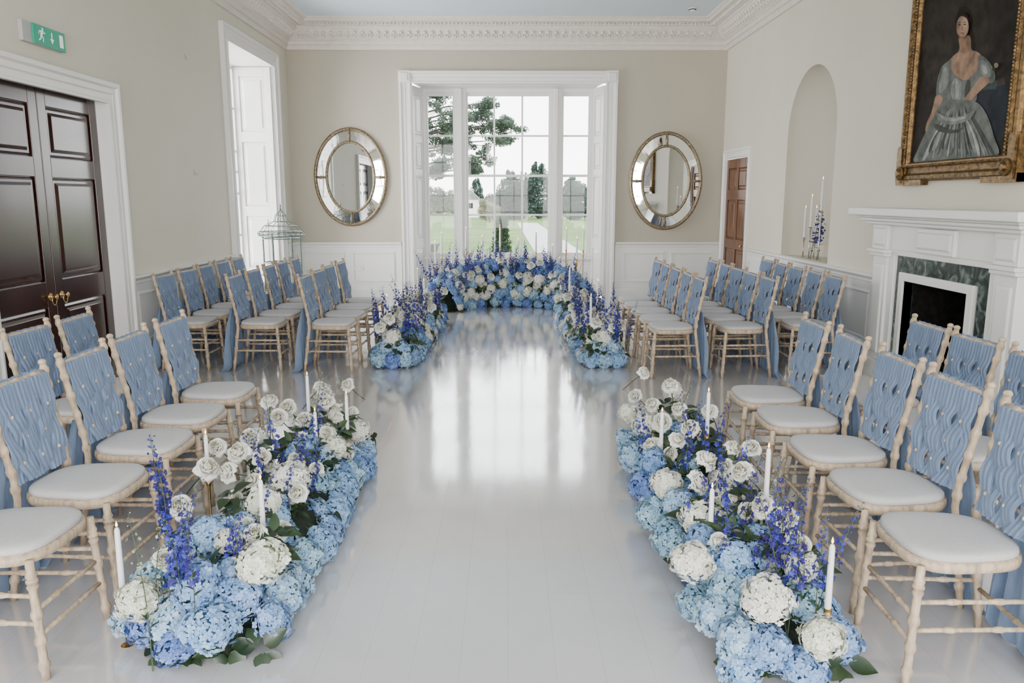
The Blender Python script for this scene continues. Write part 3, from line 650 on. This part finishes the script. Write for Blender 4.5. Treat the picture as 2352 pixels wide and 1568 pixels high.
def spire(h,c1,c2,n=34,fs=.016,start=.34,bend=.04):
    mb=MB(); ph=rnd.uniform(0,6)
    def ax(t): return Vector((bend*t*t,.012*math.sin(t*4+ph),h*t))
    mb.tube([ax(i/8) for i in range(9)],[.0026*(1-.6*i/8) for i in range(9)],5,col=(.06,.09,.045))
    for i in range(n):
        t=start+(1-start)*i/(n-1)+rnd.uniform(-.012,.012); a=i*2.4+rnd.uniform(-.5,.5); k=max(0,1-.75*(t-start)/(1-start)); d=Vector((math.cos(a),math.sin(a),rnd.uniform(0,.5))); p=ax(t)+d*(.012+.018*rnd.random())*(.3+.7*k)
        mb.tube([ax(t),p],.001,3,False,col=(.06,.07,.09))
        nn=(d+Vector([rnd.uniform(-.5,.5) for _ in range(3)])).normalized(); tt=nn.orthogonal().normalized(); b=nn.cross(tt); s=fs*(.35+.75*k)*rnd.uniform(.7,1.15); c=mixc(c1,c2,rnd.random()**1.4)
        if k<.4 or rnd.random()<.10: mb.ball(p,s*.42,5,4,col=mixc(c,(.08,.14,.12),.2)); continue
        for q in range(5):
            g=q*2*PI/5+i; u=tt*math.cos(g)+b*math.sin(g); w=nn.cross(u); mb.add([p,p+u*s*.6+w*s*.42+nn*.004,p+u*s*1.1+nn*.003,p+u*s*.6-w*s*.42+nn*.004],[(0,1,2,3)],c)
        mb.ball(p+nn*.003,.0014,4,3,col=(.3,.3,.5))
    for i in range(5):
        t=.15+.06*i; a=i*2.3; leafgeo(mb,ax(t),Vector((math.cos(a),math.sin(a),.7)),Vector((0,0,1)),.05,.018,(.03,.06,.02))
    return mb.mesh('delphinium',M['petal'],False)
DL=[spire(.55,(.010,.010,.12),(.035,.04,.40)),spire(.60,(.012,.011,.11),(.030,.038,.36),32,bend=.09),spire(.45,(.016,.016,.18),(.055,.07,.48),30,bend=-.06),spire(.52,(.022,.012,.12),(.05,.04,.36),26,.015,bend=.12)]
DG=[spire(.5,(.28,.36,.22),(.50,.56,.40),26,.010,.3,.08),spire(.42,(.34,.42,.28),(.60,.64,.50),24,.011,.3,-.06)]
stm=MB().tube([(0,0,-.3),(.006,0,-.15),(0,0,0)],.0028,5,col=(.04,.08,.03)).mesh('stem',M['leaf'],True)
cand=MB().lathe([(.0100,0),(.0105,.01),(.0088,.27),(.006,.283),(.001,.286)],n=12).mesh('taper_candle',M['wax'])
wick=MB().tube([(0,0,.284),(.001,0,.294)],.0010,5).mesh('wick',M['wick'])
flame=MB().lathe([(.001,.288),(.0034,.293),(.004,.299),(.0024,.307),(.0004,.316)],n=10).mesh('flame',M['flame'])
hp=[(.022,0),(.023,.004),(.014,.010),(.005,.018),(.004,.4),(.007,.85),(.013,.93),(.013,1.0),(.0105,1.0)]
holder=MB().lathe(hp,n=14).mesh('candlestick',M['brass']); holder2=MB().lathe([(r*1.5,z) for r,z in hp],n=14).mesh('candlestick',M['silver'])
def candle(x,y,ztop,lab,grp,L=1.0,base=0,hm=None,w=1):
    zb=ztop-.29*L
    h=bpy.data.objects.new('candlestick',hm or holder); COL.objects.link(h); h.location=(x,y,base); h.scale=(1,1,max(.04,zb-base+.01)); tag(h,'slim %s candlestick under the '%('silver' if hm else 'brass')+lab,'candlestick',grp+' candlesticks')
    c=bpy.data.objects.new('taper_candle',cand); COL.objects.link(c); c.location=(x,y,zb+.005); c.scale=(w,w,L); tag(c,'lit white '+lab,'candle',grp+' candles')
    inst('wick',wick,c,(0,0,0)); inst('flame',flame,c,(0,0,0))
def upq(n,spin=None):
    return Vector(n).to_track_quat('Z','Y')@Euler((0,0,rnd.uniform(0,6.28) if spin is None else spin)).to_quaternion()
class Arr:
    def __init__(s,loc,label):
        s.root=empty('flower_arrangement',loc,label=label,cat='flower arrangement'); s.o=Vector(loc); s.pl=[]
    def ok(s,p,d): return all((Vector(p)-q).length>d for q in s.pl)
    def hyd(s,p,n,white,sc=1,deep=.10):
        s.pl.append(Vector(p)); inst('white_hydrangea' if white else 'blue_hydrangea',rnd.choice(HW if white else (HD if rnd.random()<deep else HB)),s.root,Vector(p)-s.o,upq(n),(sc*rnd.uniform(.93,1.1),sc*rnd.uniform(.9,1.05),sc*rnd.uniform(.85,1)))
    def rose(s,p,n=(0,0,1),sc=1,st=.25):
        s.pl.append(Vector(p)); o=inst('white_rose',rnd.choice(RS),s.root,Vector(p)-s.o,upq(n),sc); inst('stem',stm,o,(0,0,-.005),None,(1,1,max(.1,min(1,st/.3))))
    def delph(s,p,n=(0,0,1),sc=1,green=False):
        inst('green_flower_spire' if green else 'delphinium',rnd.choice(DG if green else DL),s.root,Vector(p)-s.o,upq(n),sc)
    def leaf(s,p,n=(0,0,1),sc=1,k=None):
        inst('foliage',FO[rnd.randrange(3) if k is None else k],s.root,Vector(p)-s.o,upq(n),sc)
    def moss(s,path,w,h):
        mb=MB(); rings=[]
        m=len(path)
        for i,(x,y) in enumerate(path):
            a=path[max(0,i-1)]; b=path[min(m-1,i+1)]; t=Vector((b[0]-a[0],b[1]-a[1],0)).normalized(); nn=Vector((t.y,-t.x,0))
            k=min(1,.35+.65*min(i,m-1-i)/2.0)
            hh=h[i] if hasattr(h,'__len__') else h
            rings.append([Vector((x,y,.003))-s.o+nn*w*k*math.cos(q)+Vector((0,0,hh*k*math.sin(q)))+Vector([rnd.uniform(-.012,.012) for _ in range(2)]+[0]) for q in [PI*j/12 for j in range(13)]])
        mb.sweep(rings); n=13
        mb.add(rings[0],[tuple(range(13))]); mb.add(rings[-1],[tuple(range(13))]); mb.build('moss_base',M['moss'],s.root,smooth=True)
    def fill(s,path_fn,w,h_fn,N,white_fn,lo=.12,dmin=.105,sc=(.72,1.0),deep=.10):
        for _ in range(N):
            t=rnd.random(); x,y,nx,ny=path_fn(t); h=h_fn(t); q=PI*rnd.uniform(lo,1-lo) if rnd.random()<.8 else PI*rnd.choice([.1,.9]); sz=rnd.uniform(*sc)
            c,s_=math.cos(q),math.sin(q); p=(x+nx*w*c,y+ny*w*c,max(.055,h*s_))
            if s.ok(p,dmin*sz/.85): s.hyd(p,Vector((nx*c,ny*c,s_+.25)),rnd.random()<white_fn(t,s_),sz,deep)
# front arrangements
def front(side,cx,y0,y1,label,W,B,RO,DD,GG,CA,dens):
    a=Arr((cx,(y0+y1)/2,0),label)
    ys=[y0+.08+(y1-y0-.16)*i/12 for i in range(13)]
    a.moss([(cx+.02*math.sin(i*1.7),y) for i,y in enumerate(ys)],.20,.24)
    for px,py,z,s in W: a.hyd(P(px,py,z),(rnd.uniform(-.3,.3),-.45,1),True,s*.92)
    for px,py,z,s in B: a.hyd(P(px,py,z),(rnd.uniform(-.4,.4),-.35,1),False,s*.95)
    inn=1 if side=='left' else -1
    for k in range(2):      # continuous band of blue heads along the floor edges, aisle side first
        for i in range(26):
            s_=inn if k==0 else -inn; p=(cx+s_*rnd.uniform(.19,.23),y0+.12+(y1-y0-.18)*(i+.5)/26,rnd.uniform(.07,.11))
            if a.ok(p,.105): a.hyd(p,(s_*.9,-.3,.8),rnd.random()<.06,rnd.uniform(.78,.98))
    a.fill(lambda t:(cx,y0+.14+(y1-y0-.24)*t,1,0),.19,lambda t:.23,260,lambda t,s_:.16,dmin=.115,sc=(.7,.95))
    a.fill(lambda t:(cx,y0+.35+(y1-y0-.5)*t,1,0),.11,lambda t:.31,160,lambda t,s_:.35,lo=.2,dmin=.125,sc=(.55,.8))
    for px,py,z in RO: p=P(px,py,z-.10); a.rose(p,(rnd.uniform(-.8,.8),-.8+rnd.uniform(-.5,.5),.75),rnd.uniform(.85,1.15),min(.3,z-.15))
    for i in range(40):   # extra roses nestled low between the hydrangeas
        p=(cx+rnd.uniform(-.18,.18),rnd.uniform(y0+.25,y1-.1),rnd.uniform(.28,.35))
        if a.ok(p,.10): a.rose(p,(rnd.uniform(-.7,.7),-.8,.75),rnd.uniform(.7,.95),.15)
    for px,py,z in DD:
        for rep in range(2 if rnd.random()<dens else 1):
            p=P(px+rnd.uniform(-18,18)*rep,py+rnd.uniform(0,50)*rep,z-.04*rep); h=.58; s=min(1.2,max(.65,(z-.14)/h))*(1-.12*rep); a.delph((p.x,p.y,max(.08,z-h*s)),(rnd.uniform(-.22,.22),rnd.uniform(-.15,.1),1),s)
    for px,py,z in GG:
        p=P(px,py,z); s=1.1; a.delph((p.x,p.y,z-.5*s),(rnd.uniform(-.2,.2),rnd.uniform(-.1,.1),1),s,True)
    for i in range(20):
        t=rnd.random(); s_=rnd.choice([-1,1]); a.leaf((cx+s_*rnd.uniform(.17,.22),y0+.12+(y1-y0-.15)*t,rnd.uniform(.05,.14)),(s_*1.2,rnd.uniform(-.5,.3),.8),rnd.uniform(.7,.95),rnd.choice([0,1]))
    for i in range(4): a.leaf((cx-.18+.12*i,y0+.08,.035),(-.5+.33*i,-1.0,1.0),.9,rnd.choice([0,1]))
    for i in range(60): a.leaf((cx+rnd.uniform(-.18,.18),rnd.uniform(y0+.15,y1-.1),rnd.uniform(.22,.34)),(rnd.uniform(-.4,.4),-.3,1),rnd.uniform(.6,.95),rnd.randrange(3))
    for i,(px,py,z) in enumerate(CA):
        p=P(px,py,z); candle(p.x,p.y,z,'taper candle, %s in the front %s aisle flowers'%((ORD+['farthest','farthest but one'])[i],side),'front %s flower'%side,.82,w=1.1)
front('left',-1.07,2.55,4.95,'long low arrangement of blue and white flowers at the front left of the aisle',
 W=[(318,1375,.22,.95),(600,1290,.28,1.1),(605,1155,.35,1.0),(668,1105,.33,1.1),(765,1030,.28,.9),(820,990,.22,1.0),(590,1010,.33,.85),(740,905,.31,.9)],
 B=[(400,1420,.14,1.05),(340,1435,.10,.9),(480,1440,.14,1.1),(545,1370,.18,1.05),(450,1340,.26,1.1),(590,1340,.14,.9),(640,1230,.18,1),(690,1180,.15,1),(630,1190,.28,.9),(720,1110,.2,1),(770,1085,.15,.95),(740,1060,.25,1),(480,1230,.3,1),(410,1480,.07,.9),(690,1040,.3,1),(760,990,.2,.9),(420,1270,.27,.9),(350,1330,.20,.8),(298,1425,.08,.75)],
 RO=[(380,1285,.40),(563,1212,.40),(528,1085,.48),(475,1078,.48),(600,1050,.48),(550,1042,.5),(500,1028,.5),(662,937,.46),(640,958,.46),(700,965,.44),(735,890,.48),(800,885,.46),(575,1005,.47),(415,1165,.42),(770,945,.40),(690,1010,.42),(752,925,.46),(620,925,.5)],
 DD=[(375,990,.78),(352,1085,.7),(410,1110,.66),(440,1130,.62),(500,1125,.55),(520,1160,.5),(650,875,.72),(610,960,.6),(680,940,.6),(545,1120,.55),(720,880,.62),(700,1010,.5),(395,1060,.7),(640,1040,.5),(580,1080,.55),(730,960,.55)],
 GG=[(325,1200,.55),(560,930,.62),(640,870,.68),(808,835,.62),(540,1190,.45),(700,860,.66),(335,1150,.58)],
 CA=[(268,1212,.46),(598,1102,.52),(472,998,.5),(723,945,.48),(795,906,.5),(705,862,.56)],dens=.6)
front('right',.99,2.45,5.0,'long low arrangement of blue and white flowers at the front right of the aisle',
 W=[(1760,1375,.32,1.02),(1890,1465,.24,.85),(1590,1290,.3,.95),(1530,1112,.3,.9),(1480,975,.34,.9),(1445,950,.28,.85),(1605,1185,.32,.9),(1545,900,.33,.9),(1840,1300,.34,.8)],
 B=[(1670,1350,.2,1.05),(1650,1420,.14,1.05),(1700,1470,.14,1.05),(1765,1490,.14,1.0),(1850,1380,.22,1.0),(1500,1180,.16,1),(1540,1235,.16,1),(1480,1120,.15,1),(1455,1050,.16,1),(1700,1530,.07,.9),(1845,1535,.08,.95),(1600,1385,.1,.85),(1690,1290,.28,1),(1560,1160,.26,.9),(1500,1060,.28,.9),(1440,1010,.12,.9),(1620,1240,.28,.9)],
 RO=[(1650,1250,.42),(1755,1165,.52),(1830,1252,.46),(1805,1192,.5),(1705,1085,.54),(1620,1060,.52),(1555,1012,.52),(1586,985,.54),(1500,930,.5),(1540,888,.54),(1477,857,.58),(1725,1030,.52),(1680,1030,.5),(1630,945,.52),(1500,1027,.42),(1600,1110,.46),(1560,940,.52),(1460,910,.44),(1520,970,.48)],
 DD=[(1590,880,.72),(1560,930,.64),(1660,1010,.66),(1700,985,.7),(1740,1040,.7),(1800,1020,.78),(1840,1060,.76),(1865,1080,.72),(1620,1010,.62),(1680,1090,.6),(1720,1110,.6),(1780,1090,.66),(1600,1060,.56),(1650,1130,.55),(1640,880,.7),(1690,940,.7),(1830,1130,.66),(1490,900,.62),(1885,1160,.62),(1760,1240,.5)],
 GG=[(1540,870,.6),(1500,905,.55),(1870,1220,.5),(1740,1000,.66)],
 CA=[(1912,1250,.50),(1636,1122,.5),(1766,1030,.62),(1521,946,.52),(1628,900,.62)],dens=.35)
# mid arrangements
def mid(side,xa,xb_,y0,y1,label):
    a=Arr(((xa+xb_)/2,(y0+y1)/2,0),label)
    pf=lambda t:(xa+(xb_-xa)*t,y0+(y1-y0)*t,1,0)
    a.moss([pf(i/12)[:2] for i in range(13)],.2,.28)
    for dx,z,wh in ((-.13,.08,0),(.0,.07,0),(.13,.08,0),(-.07,.19,0),(.08,.2,0),(0,.28,1)): a.hyd((xa+dx,y0-.02+z*.35,z),(dx,-1,.7),wh,.95)
    a.fill(pf,.2,lambda t:.28,600,lambda t,s_:.10+.4*(s_>.6),dmin=.115,sc=(.75,1.05),deep=.3)
    for i in range(52):
        t=rnd.random()**1.1; x,y,_,_=pf(t); p=(x+rnd.uniform(-.19,.19),y,rnd.uniform(.32,.46)); 
        if a.ok(p,.09): a.rose(p,(rnd.uniform(-.4,.4),-.75,.8),1.15,.25)
    for i in range(54): x,y,_,_=pf(rnd.random()**1.3); a.delph((x+rnd.uniform(-.22,.2),y,.14),(rnd.uniform(-.25,.25),rnd.uniform(-.1,.1),1),rnd.uniform(.75,1.15))
    for i in range(7): x,y,_,_=pf(rnd.random()); a.delph((x+rnd.uniform(-.2,.2),y,.2),(rnd.uniform(-.25,.25),0,1),rnd.uniform(.9,1.1),True)
    for i in range(30):
        s_=rnd.choice([-1,1]); x,y,_,_=pf(rnd.random()); a.leaf((x+s_*.19,y,rnd.uniform(.04,.25)),(s_*1.2,-.3,.8),rnd.uniform(.7,1))
    for i in range(26): x,y,_,_=pf(rnd.random()**1.5); a.leaf((x+rnd.uniform(-.17,.17),y-.02,rnd.uniform(.15,.38)),(rnd.uniform(-.5,.5),-.7,.8),.85)
    for i,t in enumerate((.12,.5,.85)):
        x,y,_,_=pf(t); candle(x+(.12 if i%2 else -.1),y,.66+.04*i,'taper candle, %s in the far %s aisle flowers'%(ORD[i],side),'far %s flower'%side,w=1.25)
mid('left',-1.12,-1.02,7.6,10.5,'blue and white aisle flower arrangement beside the left far chairs')
mid('right',.95,.88,7.6,10.5,'blue and white aisle flower arrangement beside the right far chairs')
# arch
a=Arr((.03,12.0,0),'large curved bank of blue and white flowers in front of the window')
def pa(t): q=PI*t; return (.03+.98*math.cos(q),11.45+.85*math.sin(q),math.cos(q),math.sin(q))
ha=lambda t:.42+.24*math.sin(PI*t)
a.moss([pa(i/20)[:2] for i in range(21)],.22,[ha(i/20)*.95 for i in range(21)])
for i in range(12):   # whites nestling along the inner face
    t=.04+.92*i/11; x,y,nx,ny=pa(t); z=(.2,.36,.28,.42,.24)[i%5]; a.hyd((x-nx*.25,y-ny*.25,z),(-nx,-ny-.3,.5),True,.95)
a.fill(pa,.25,ha,6000,lambda t,s_:.16,lo=.02,dmin=.098,sc=(.8,1.1),deep=.5)
for i in range(50):
    t=rnd.random(); x,y,nx,ny=pa(t); w=rnd.uniform(-.30,.1); p=(x+nx*w,y+ny*w,ha(t)*rnd.uniform(.6,1.1))
    if a.ok(p,.055): a.rose(p,(-nx*.5,-.8,.7),1.15,.2)
for i in range(99):
    t=rnd.random(); x,y,nx,ny=pa(t); w=rnd.uniform(-.29,.2); f=(.2+.95*rnd.random()**.7); a.delph((x+nx*w,y+ny*w,ha(t)*.72*f),(rnd.uniform(-.3,.3),rnd.uniform(-.3,.1),1),(rnd.uniform(.9,1.3),rnd.uniform(.9,1.3),rnd.uniform(.7,1.1)))
for i in range(16): t=rnd.random(); x,y,nx,ny=pa(t); a.delph((x,y,ha(t)*rnd.uniform(.6,.9)),(rnd.uniform(-.25,.25),0,1),rnd.uniform(.7,1),True)
for i in range(80):
    t=rnd.random(); x,y,nx,ny=pa(t); w=rnd.choice([-.27,-.25,-.2,.2,0]); a.leaf((x+nx*w,y+ny*w,rnd.uniform(.05,.45) if w else ha(t)),(nx*w*4,ny*w*4-.2,.7),rnd.uniform(.5,.8))
WORD=['leftmost','second from left','third from left','fourth from left','fifth from left','sixth from left','sixth from right','fifth from right','fourth from right','third from right','second from right','rightmost']
for i in range(12):
    t=1-(i+.5)/12; x,y,nx,ny=pa(t); candle(x+nx*.1,y+ny*.1,(1.0,1.12,.92,1.18,1.05,1.2)[i%6],'taper candle, %s in the curved flower bank'%WORD[i],'curved bank',1.1,w=1.4)
# ------------------------------------------------ niche candles
for i,(px,pyt) in enumerate(((1851,478),(1866,452),(1876,478),(1891,412))):
    X=(3.63,3.6,3.66,3.6)[i]
    d=ray(px,pyt); t=X/d.x; p=d*t; candle(X,p.y,CAMZ+p.z,'tall candle, %s in the wall niche'%('leftmost','second from left','second from right','rightmost')[i],'wall niche',1.25,base=.922,hm=holder2,w=1.2)
for k,(px,sc,lab) in enumerate(((1882,1.15,'taller'),(1871,.95,'shorter'))):
    p=PX(px,540,3.62); fs=inst('delphinium_stem',DL[k],None,(3.60,p.y-.03,.9215),Euler((0,0,1)).to_quaternion(),(1.7,1.7,sc)); tag(fs,'%s deep blue flower stem standing among the niche candles'%lab,'flower')
# ------------------------------------------------ birdcage
bc=empty('birdcage',(-3.13,11.15,0),label='tall ornate wire birdcage in the corner by the left window',cat='birdcage')
rr=.25; zt=1.17
mb=MB()
def ringt(z,r,t=.006): mb.tube([(r*math.cos(k*PI/16),r*math.sin(k*PI/16),z) for k in range(33)],t,6,False)
for z,r in ((.35,rr),(.38,rr),(.75,rr),(1.08,rr),(zt,rr+.06),(1.12,rr+.06)): ringt(z,r,.007)
for k in range(6):
    q=k*PI/3+.3; mb.tube([(rr*math.cos(q)*1.1,rr*math.sin(q)*1.1,0),(rr*math.cos(q),rr*math.sin(q),.35),(rr*math.cos(q),rr*math.sin(q),1.14)],.010,6)
mb.build('frame',M['wire'],bc,smooth=True)
mb=MB()
for k in range(18):
    q=k*PI/9; mb.tube([(rr*math.cos(q),rr*math.sin(q),.36),(rr*math.cos(q),rr*math.sin(q),1.1)],.0016,4,False)
for k in range(24):   # scallops
    q=k*PI/12; c=Vector(((rr+.06)*math.cos(q),(rr+.06)*math.sin(q),1.145)); tq=Vector((-math.sin(q),math.cos(q),0))
    mb.tube([c+tq*.036*math.cos(g)+Vector((0,0,.03*math.sin(g))) for g in [j*PI/5 for j in range(11)]],.004,4,False)
mb.build('cage_bars',M['wire'],bc,smooth=True)
mb=MB(); pf=[(rr+.075,zt-.01),(.27,1.20),(.235,1.25),(.17,1.29),(.105,1.31),(.085,1.35),(.08,1.39),(.045,1.43),(.02,1.46),(.005,1.48)]
for k in range(14):
    q=k*PI/7; mb.tube([(r*math.cos(q),r*math.sin(q),z) for r,z in pf],.0035,5,False)
for z,r in ((1.25,.235),(1.31,.105),(1.39,.08)): ringt(z,r,.005)
mb.build('dome',M['wire'],bc,smooth=True)
mb=MB(); mb.lathe([(.004,1.46),(.02,1.48),(.006,1.5),(.016,1.52),(.004,1.545),(.001,1.57)],n=10); mb.build('finial',M['wire'],bc,smooth=True)
MB().lathe([(rr,.355),(rr,.37),(rr-.02,.372)],n=32).build('cage_floor',M['wire'],bc)
# ------------------------------------------------ outside
GZ0=-.5
tag(MB().grid(lambda u,v:(-150+300*u,13.75+(v**2)*330,GZ0),20,20).build('ground_lawn',M['lawn']),'bright green lawn beyond the window','lawn',kind='structure')
mb=MB(); mb.add([(1.2,13.8,GZ0+.01),(3.2,13.8,GZ0+.01),(2.6,70,GZ0+.01),(.9,70,GZ0+.01)],[(0,1,2,3)]); tag(mb.build('garden_path',M['gravel']),'pale gravel path across the lawn','path',kind='structure')
def blob(mb,c,r,n,size,c1,c2,rg):
    for _ in range(n):
        d=Vector([rg.gauss(0,1) for _ in range(3)]).normalized()*(rg.random()**.35); p=Vector(c)+Vector((d.x*r[0],d.y*r[1],d.z*r[2])); u=Vector([rg.gauss(0,1) for _ in range(3)]).normalized(); w=u.orthogonal().normalized(); s=size*rg.uniform(.6,1.2)
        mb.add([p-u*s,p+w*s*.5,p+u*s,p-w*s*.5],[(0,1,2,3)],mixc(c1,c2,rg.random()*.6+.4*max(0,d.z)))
rg=random.Random(11)
def tree(name,label,px,Z,ptop,wpx,conic,c1,c2,base=GZ0,n=3000,grp='trees beyond the lawn'):
    x=(px-1165)/F*Z; top=PY(px,ptop,Z).z; w=wpx/F*Z/2; t=empty(name,(x,Z,base),label=label,cat='tree'); t['group']=grp
    mb=MB(); H=top-base
    if conic:
        blob(mb,(0,0,H*.42),(w*.9,w*.9,H*.42),n//2,w*.11,c1,c2,rg)
        for k in range(30):
            f=rg.random()**.9; a=rg.uniform(0,2*PI); ww=w*(1-f**2.4*.75); blob(mb,(math.cos(a)*ww*.7,math.sin(a)*ww*.7,H*(.08+.84*f)),(ww*.38,ww*.38,H*.09),n//22,w*.085,c1,c2,rg)
    else:
        blob(mb,(0,0,H*.38),(w*.9,w*.6,H*.34),n//3,w*.08,c1,c2,rg)
        for k in range(22): blob(mb,(rg.uniform(-.75,.75)*w,rg.uniform(-.4,.4)*w,H*rg.uniform(.2,.85)),(w*.32,w*.32,H*.14),n//16,w*.06,c1,c2,rg)
    mb.build('crown',M['tree'],t); MB().tube([(0,0,0),(0,0,H*.6)],[w*.08,w*.04],8).build('trunk',M['bark'],t)
B1=(.036,.064,.05); B2=(.095,.14,.108); HAZE1=(.09,.11,.07); HAZE2=(.17,.195,.13)  # last pair lightened, distance haze mixed into the leaf colour
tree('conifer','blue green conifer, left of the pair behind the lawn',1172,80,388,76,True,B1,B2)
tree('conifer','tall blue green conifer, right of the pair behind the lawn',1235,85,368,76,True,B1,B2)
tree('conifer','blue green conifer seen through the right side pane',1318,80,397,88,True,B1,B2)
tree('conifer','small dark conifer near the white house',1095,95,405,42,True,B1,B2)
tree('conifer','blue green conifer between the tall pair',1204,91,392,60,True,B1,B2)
tree('leafy_tree','haze-tinted leafy tree seen through the left side pane',1012,110,425,80,False,HAZE1,HAZE2)
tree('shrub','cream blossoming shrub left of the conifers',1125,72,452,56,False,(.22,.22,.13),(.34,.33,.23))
tree('leafy_tree','distant haze-tinted tree between conifers and right pane',1275,115,440,60,False,HAZE1,HAZE2)
tree('leafy_tree','distant haze-tinted tree behind the white house',1055,130,440,60,False,HAZE1,HAZE2)
tree('leafy_tree','distant haze-tinted tree at the far right of the lawn',1370,110,425,60,False,HAZE1,HAZE2)
tree('leafy_tree','haze-tinted distant tree left of the cream shrub',1140,120,440,60,False,HAZE1,HAZE2)
mb=MB(); 
for k in range(60): blob(mb,(-40+80*k/59,100,GZ0+.7),(1.4,.8,1.0),60,.3,(.06,.085,.04),(.12,.15,.08),rg)
tag(mb.build('hedge',M['tree'],loc=(0,0,0)),'long low hedge along the far edge of the lawn','hedge')
# topiary + urn
tp=empty('topiary_bush',(-.12,17,GZ0),label='dark clipped cone bush just outside the window',cat='bush')
mb=MB()
for k in range(8): f=k/7; blob(mb,(0,0,.25+1.35*f),(.36*(1-f*.6),.36*(1-f*.6),.18),500,.035,(.018,.04,.016),(.055,.09,.04),rg)
mb.build('crown',M['tree'],tp); MB().tube([(0,0,0),(0,0,.4)],.03,6).build('trunk',M['bark'],tp)
ur=empty('stone_urn',(-1.62,16.5,GZ0),label='weathered stone urn on the terrace outside left pane',cat='urn')
MB().box((-.2,-.2,0),(.2,.2,.75)).build('plinth',M['stone'],ur,bevel=.02)
MB().lathe([(.14,.75),(.14,.79),(.05,.83),(.06,.9),(.17,1.0),(.2,1.15),(.24,1.2),(.24,1.23),(.18,1.22)],n=24).build('bowl',M['stone'],ur,smooth=True)
ho=empty('house',(-4.2,92,GZ0),label='small white gabled house far behind the lawn',cat='house')
MB().box((-1,-1.5,0),(1,1.5,2.1)).build('wall',M['white'],ho)
MB().add([(-1.15,-1.6,2.0),(1.15,-1.6,2.0),(0,-1.6,3.1),(-1.15,1.6,2.0),(1.15,1.6,2.0),(0,1.6,3.1)],[(0,1,2),(3,5,4),(0,2,5,3),(1,4,5,2)]).build('roof',M['stone'],ho)
MB().box((-.35,-1.52,1.0),(.35,-1.5,1.6)).build('window',M['black'],ho)
# pine
pn=empty('pine_tree',(-3.9,30,GZ0),label='large spreading pine overhanging the view through the left panes',cat='tree')
o=Vector((-3.9,30,GZ0))
MB().tube([(0,0,0),(.1,0,3),(.25,0,6.5),(.2,0,9)],[.35,.3,.22,.1],10).build('trunk',M['bark'],pn)
mb=MB(); br=MB()
for px,py,rx,rz in ((1010,250,45,32),(1000,225,35,20),(1095,258,30,16),(1110,290,50,22),(1165,290,36,14),(1015,300,36,18),(1075,330,50,16),(1100,360,34,14),(1010,345,36,20),(1035,378,30,13),(1085,388,22,10),(995,395,22,12),(1150,322,28,8),(1120,238,14,10),(1050,300,30,14),(1060,270,20,12),(1140,275,30,14),(1040,340,30,14)):
    c=PY(px,py,30+rg.uniform(-.8,.8))-o; k=30/F; br.tube([(.2,0,c.z-.5),c*.5+Vector((.1,0,c.z*.5-.1)),c],[.05,.03,.012],5)
    for j in range(14):   # ragged tufts
        q=c+Vector((rg.uniform(-1,1)*rx*k,rg.uniform(-.4,.4),rg.uniform(-1,1)*rz*k)); blob(mb,q,(rg.uniform(.14,.30),.2,rg.uniform(.09,.17)),110,.048,(.04,.065,.044),(.11,.155,.10),rg); br.tube([c,q],.01,4,False)
mb.build('crown',M['tree'],pn); br.build('branches',M['bark'],pn,smooth=True)
# ------------------------------------------------ light
w=bpy.data.worlds.new('world'); bpy.context.scene.world=w; w.use_nodes=True; n=w.node_tree.nodes; l=w.node_tree.links
bg=n['Background']; bg.inputs[1].default_value=8.5
tc=n.new('ShaderNodeTexCoord'); sp=n.new('ShaderNodeSeparateXYZ'); cr=n.new('ShaderNodeValToRGB'); cr.color_ramp.elements[0].color=(1,1,1,1); cr.color_ramp.elements[1].color=(.84,.92,1.0,1); cr.color_ramp.elements[1].position=.8
l.new(tc.outputs['Generated'],sp.inputs[0]); l.new(sp.outputs['Z'],cr.inputs[0]); l.new(cr.outputs[0],bg.inputs[0])
def area(loc,rot,sx,sy,e,col=(1,1,1)):
    ld=bpy.data.lights.new('daylight_fill','AREA'); ld.shape='RECTANGLE'; ld.size=sx; ld.size_y=sy; ld.energy=e; ld.color=col; o=bpy.data.objects.new('daylight_fill',ld); COL.objects.link(o); o.location=loc; o.rotation_euler=rot
for x in (-2.1,0,2.1): area((x,YB-.15,2.05),(R(90),0,0),1.6,3.1,195,(1,.975,.94))  # added fill lamps, set outside the unseen rear windows
area((XL-.85,11.4,2.0),(0,R(-90),0),3.0,2.0,280,(.98,.98,1))
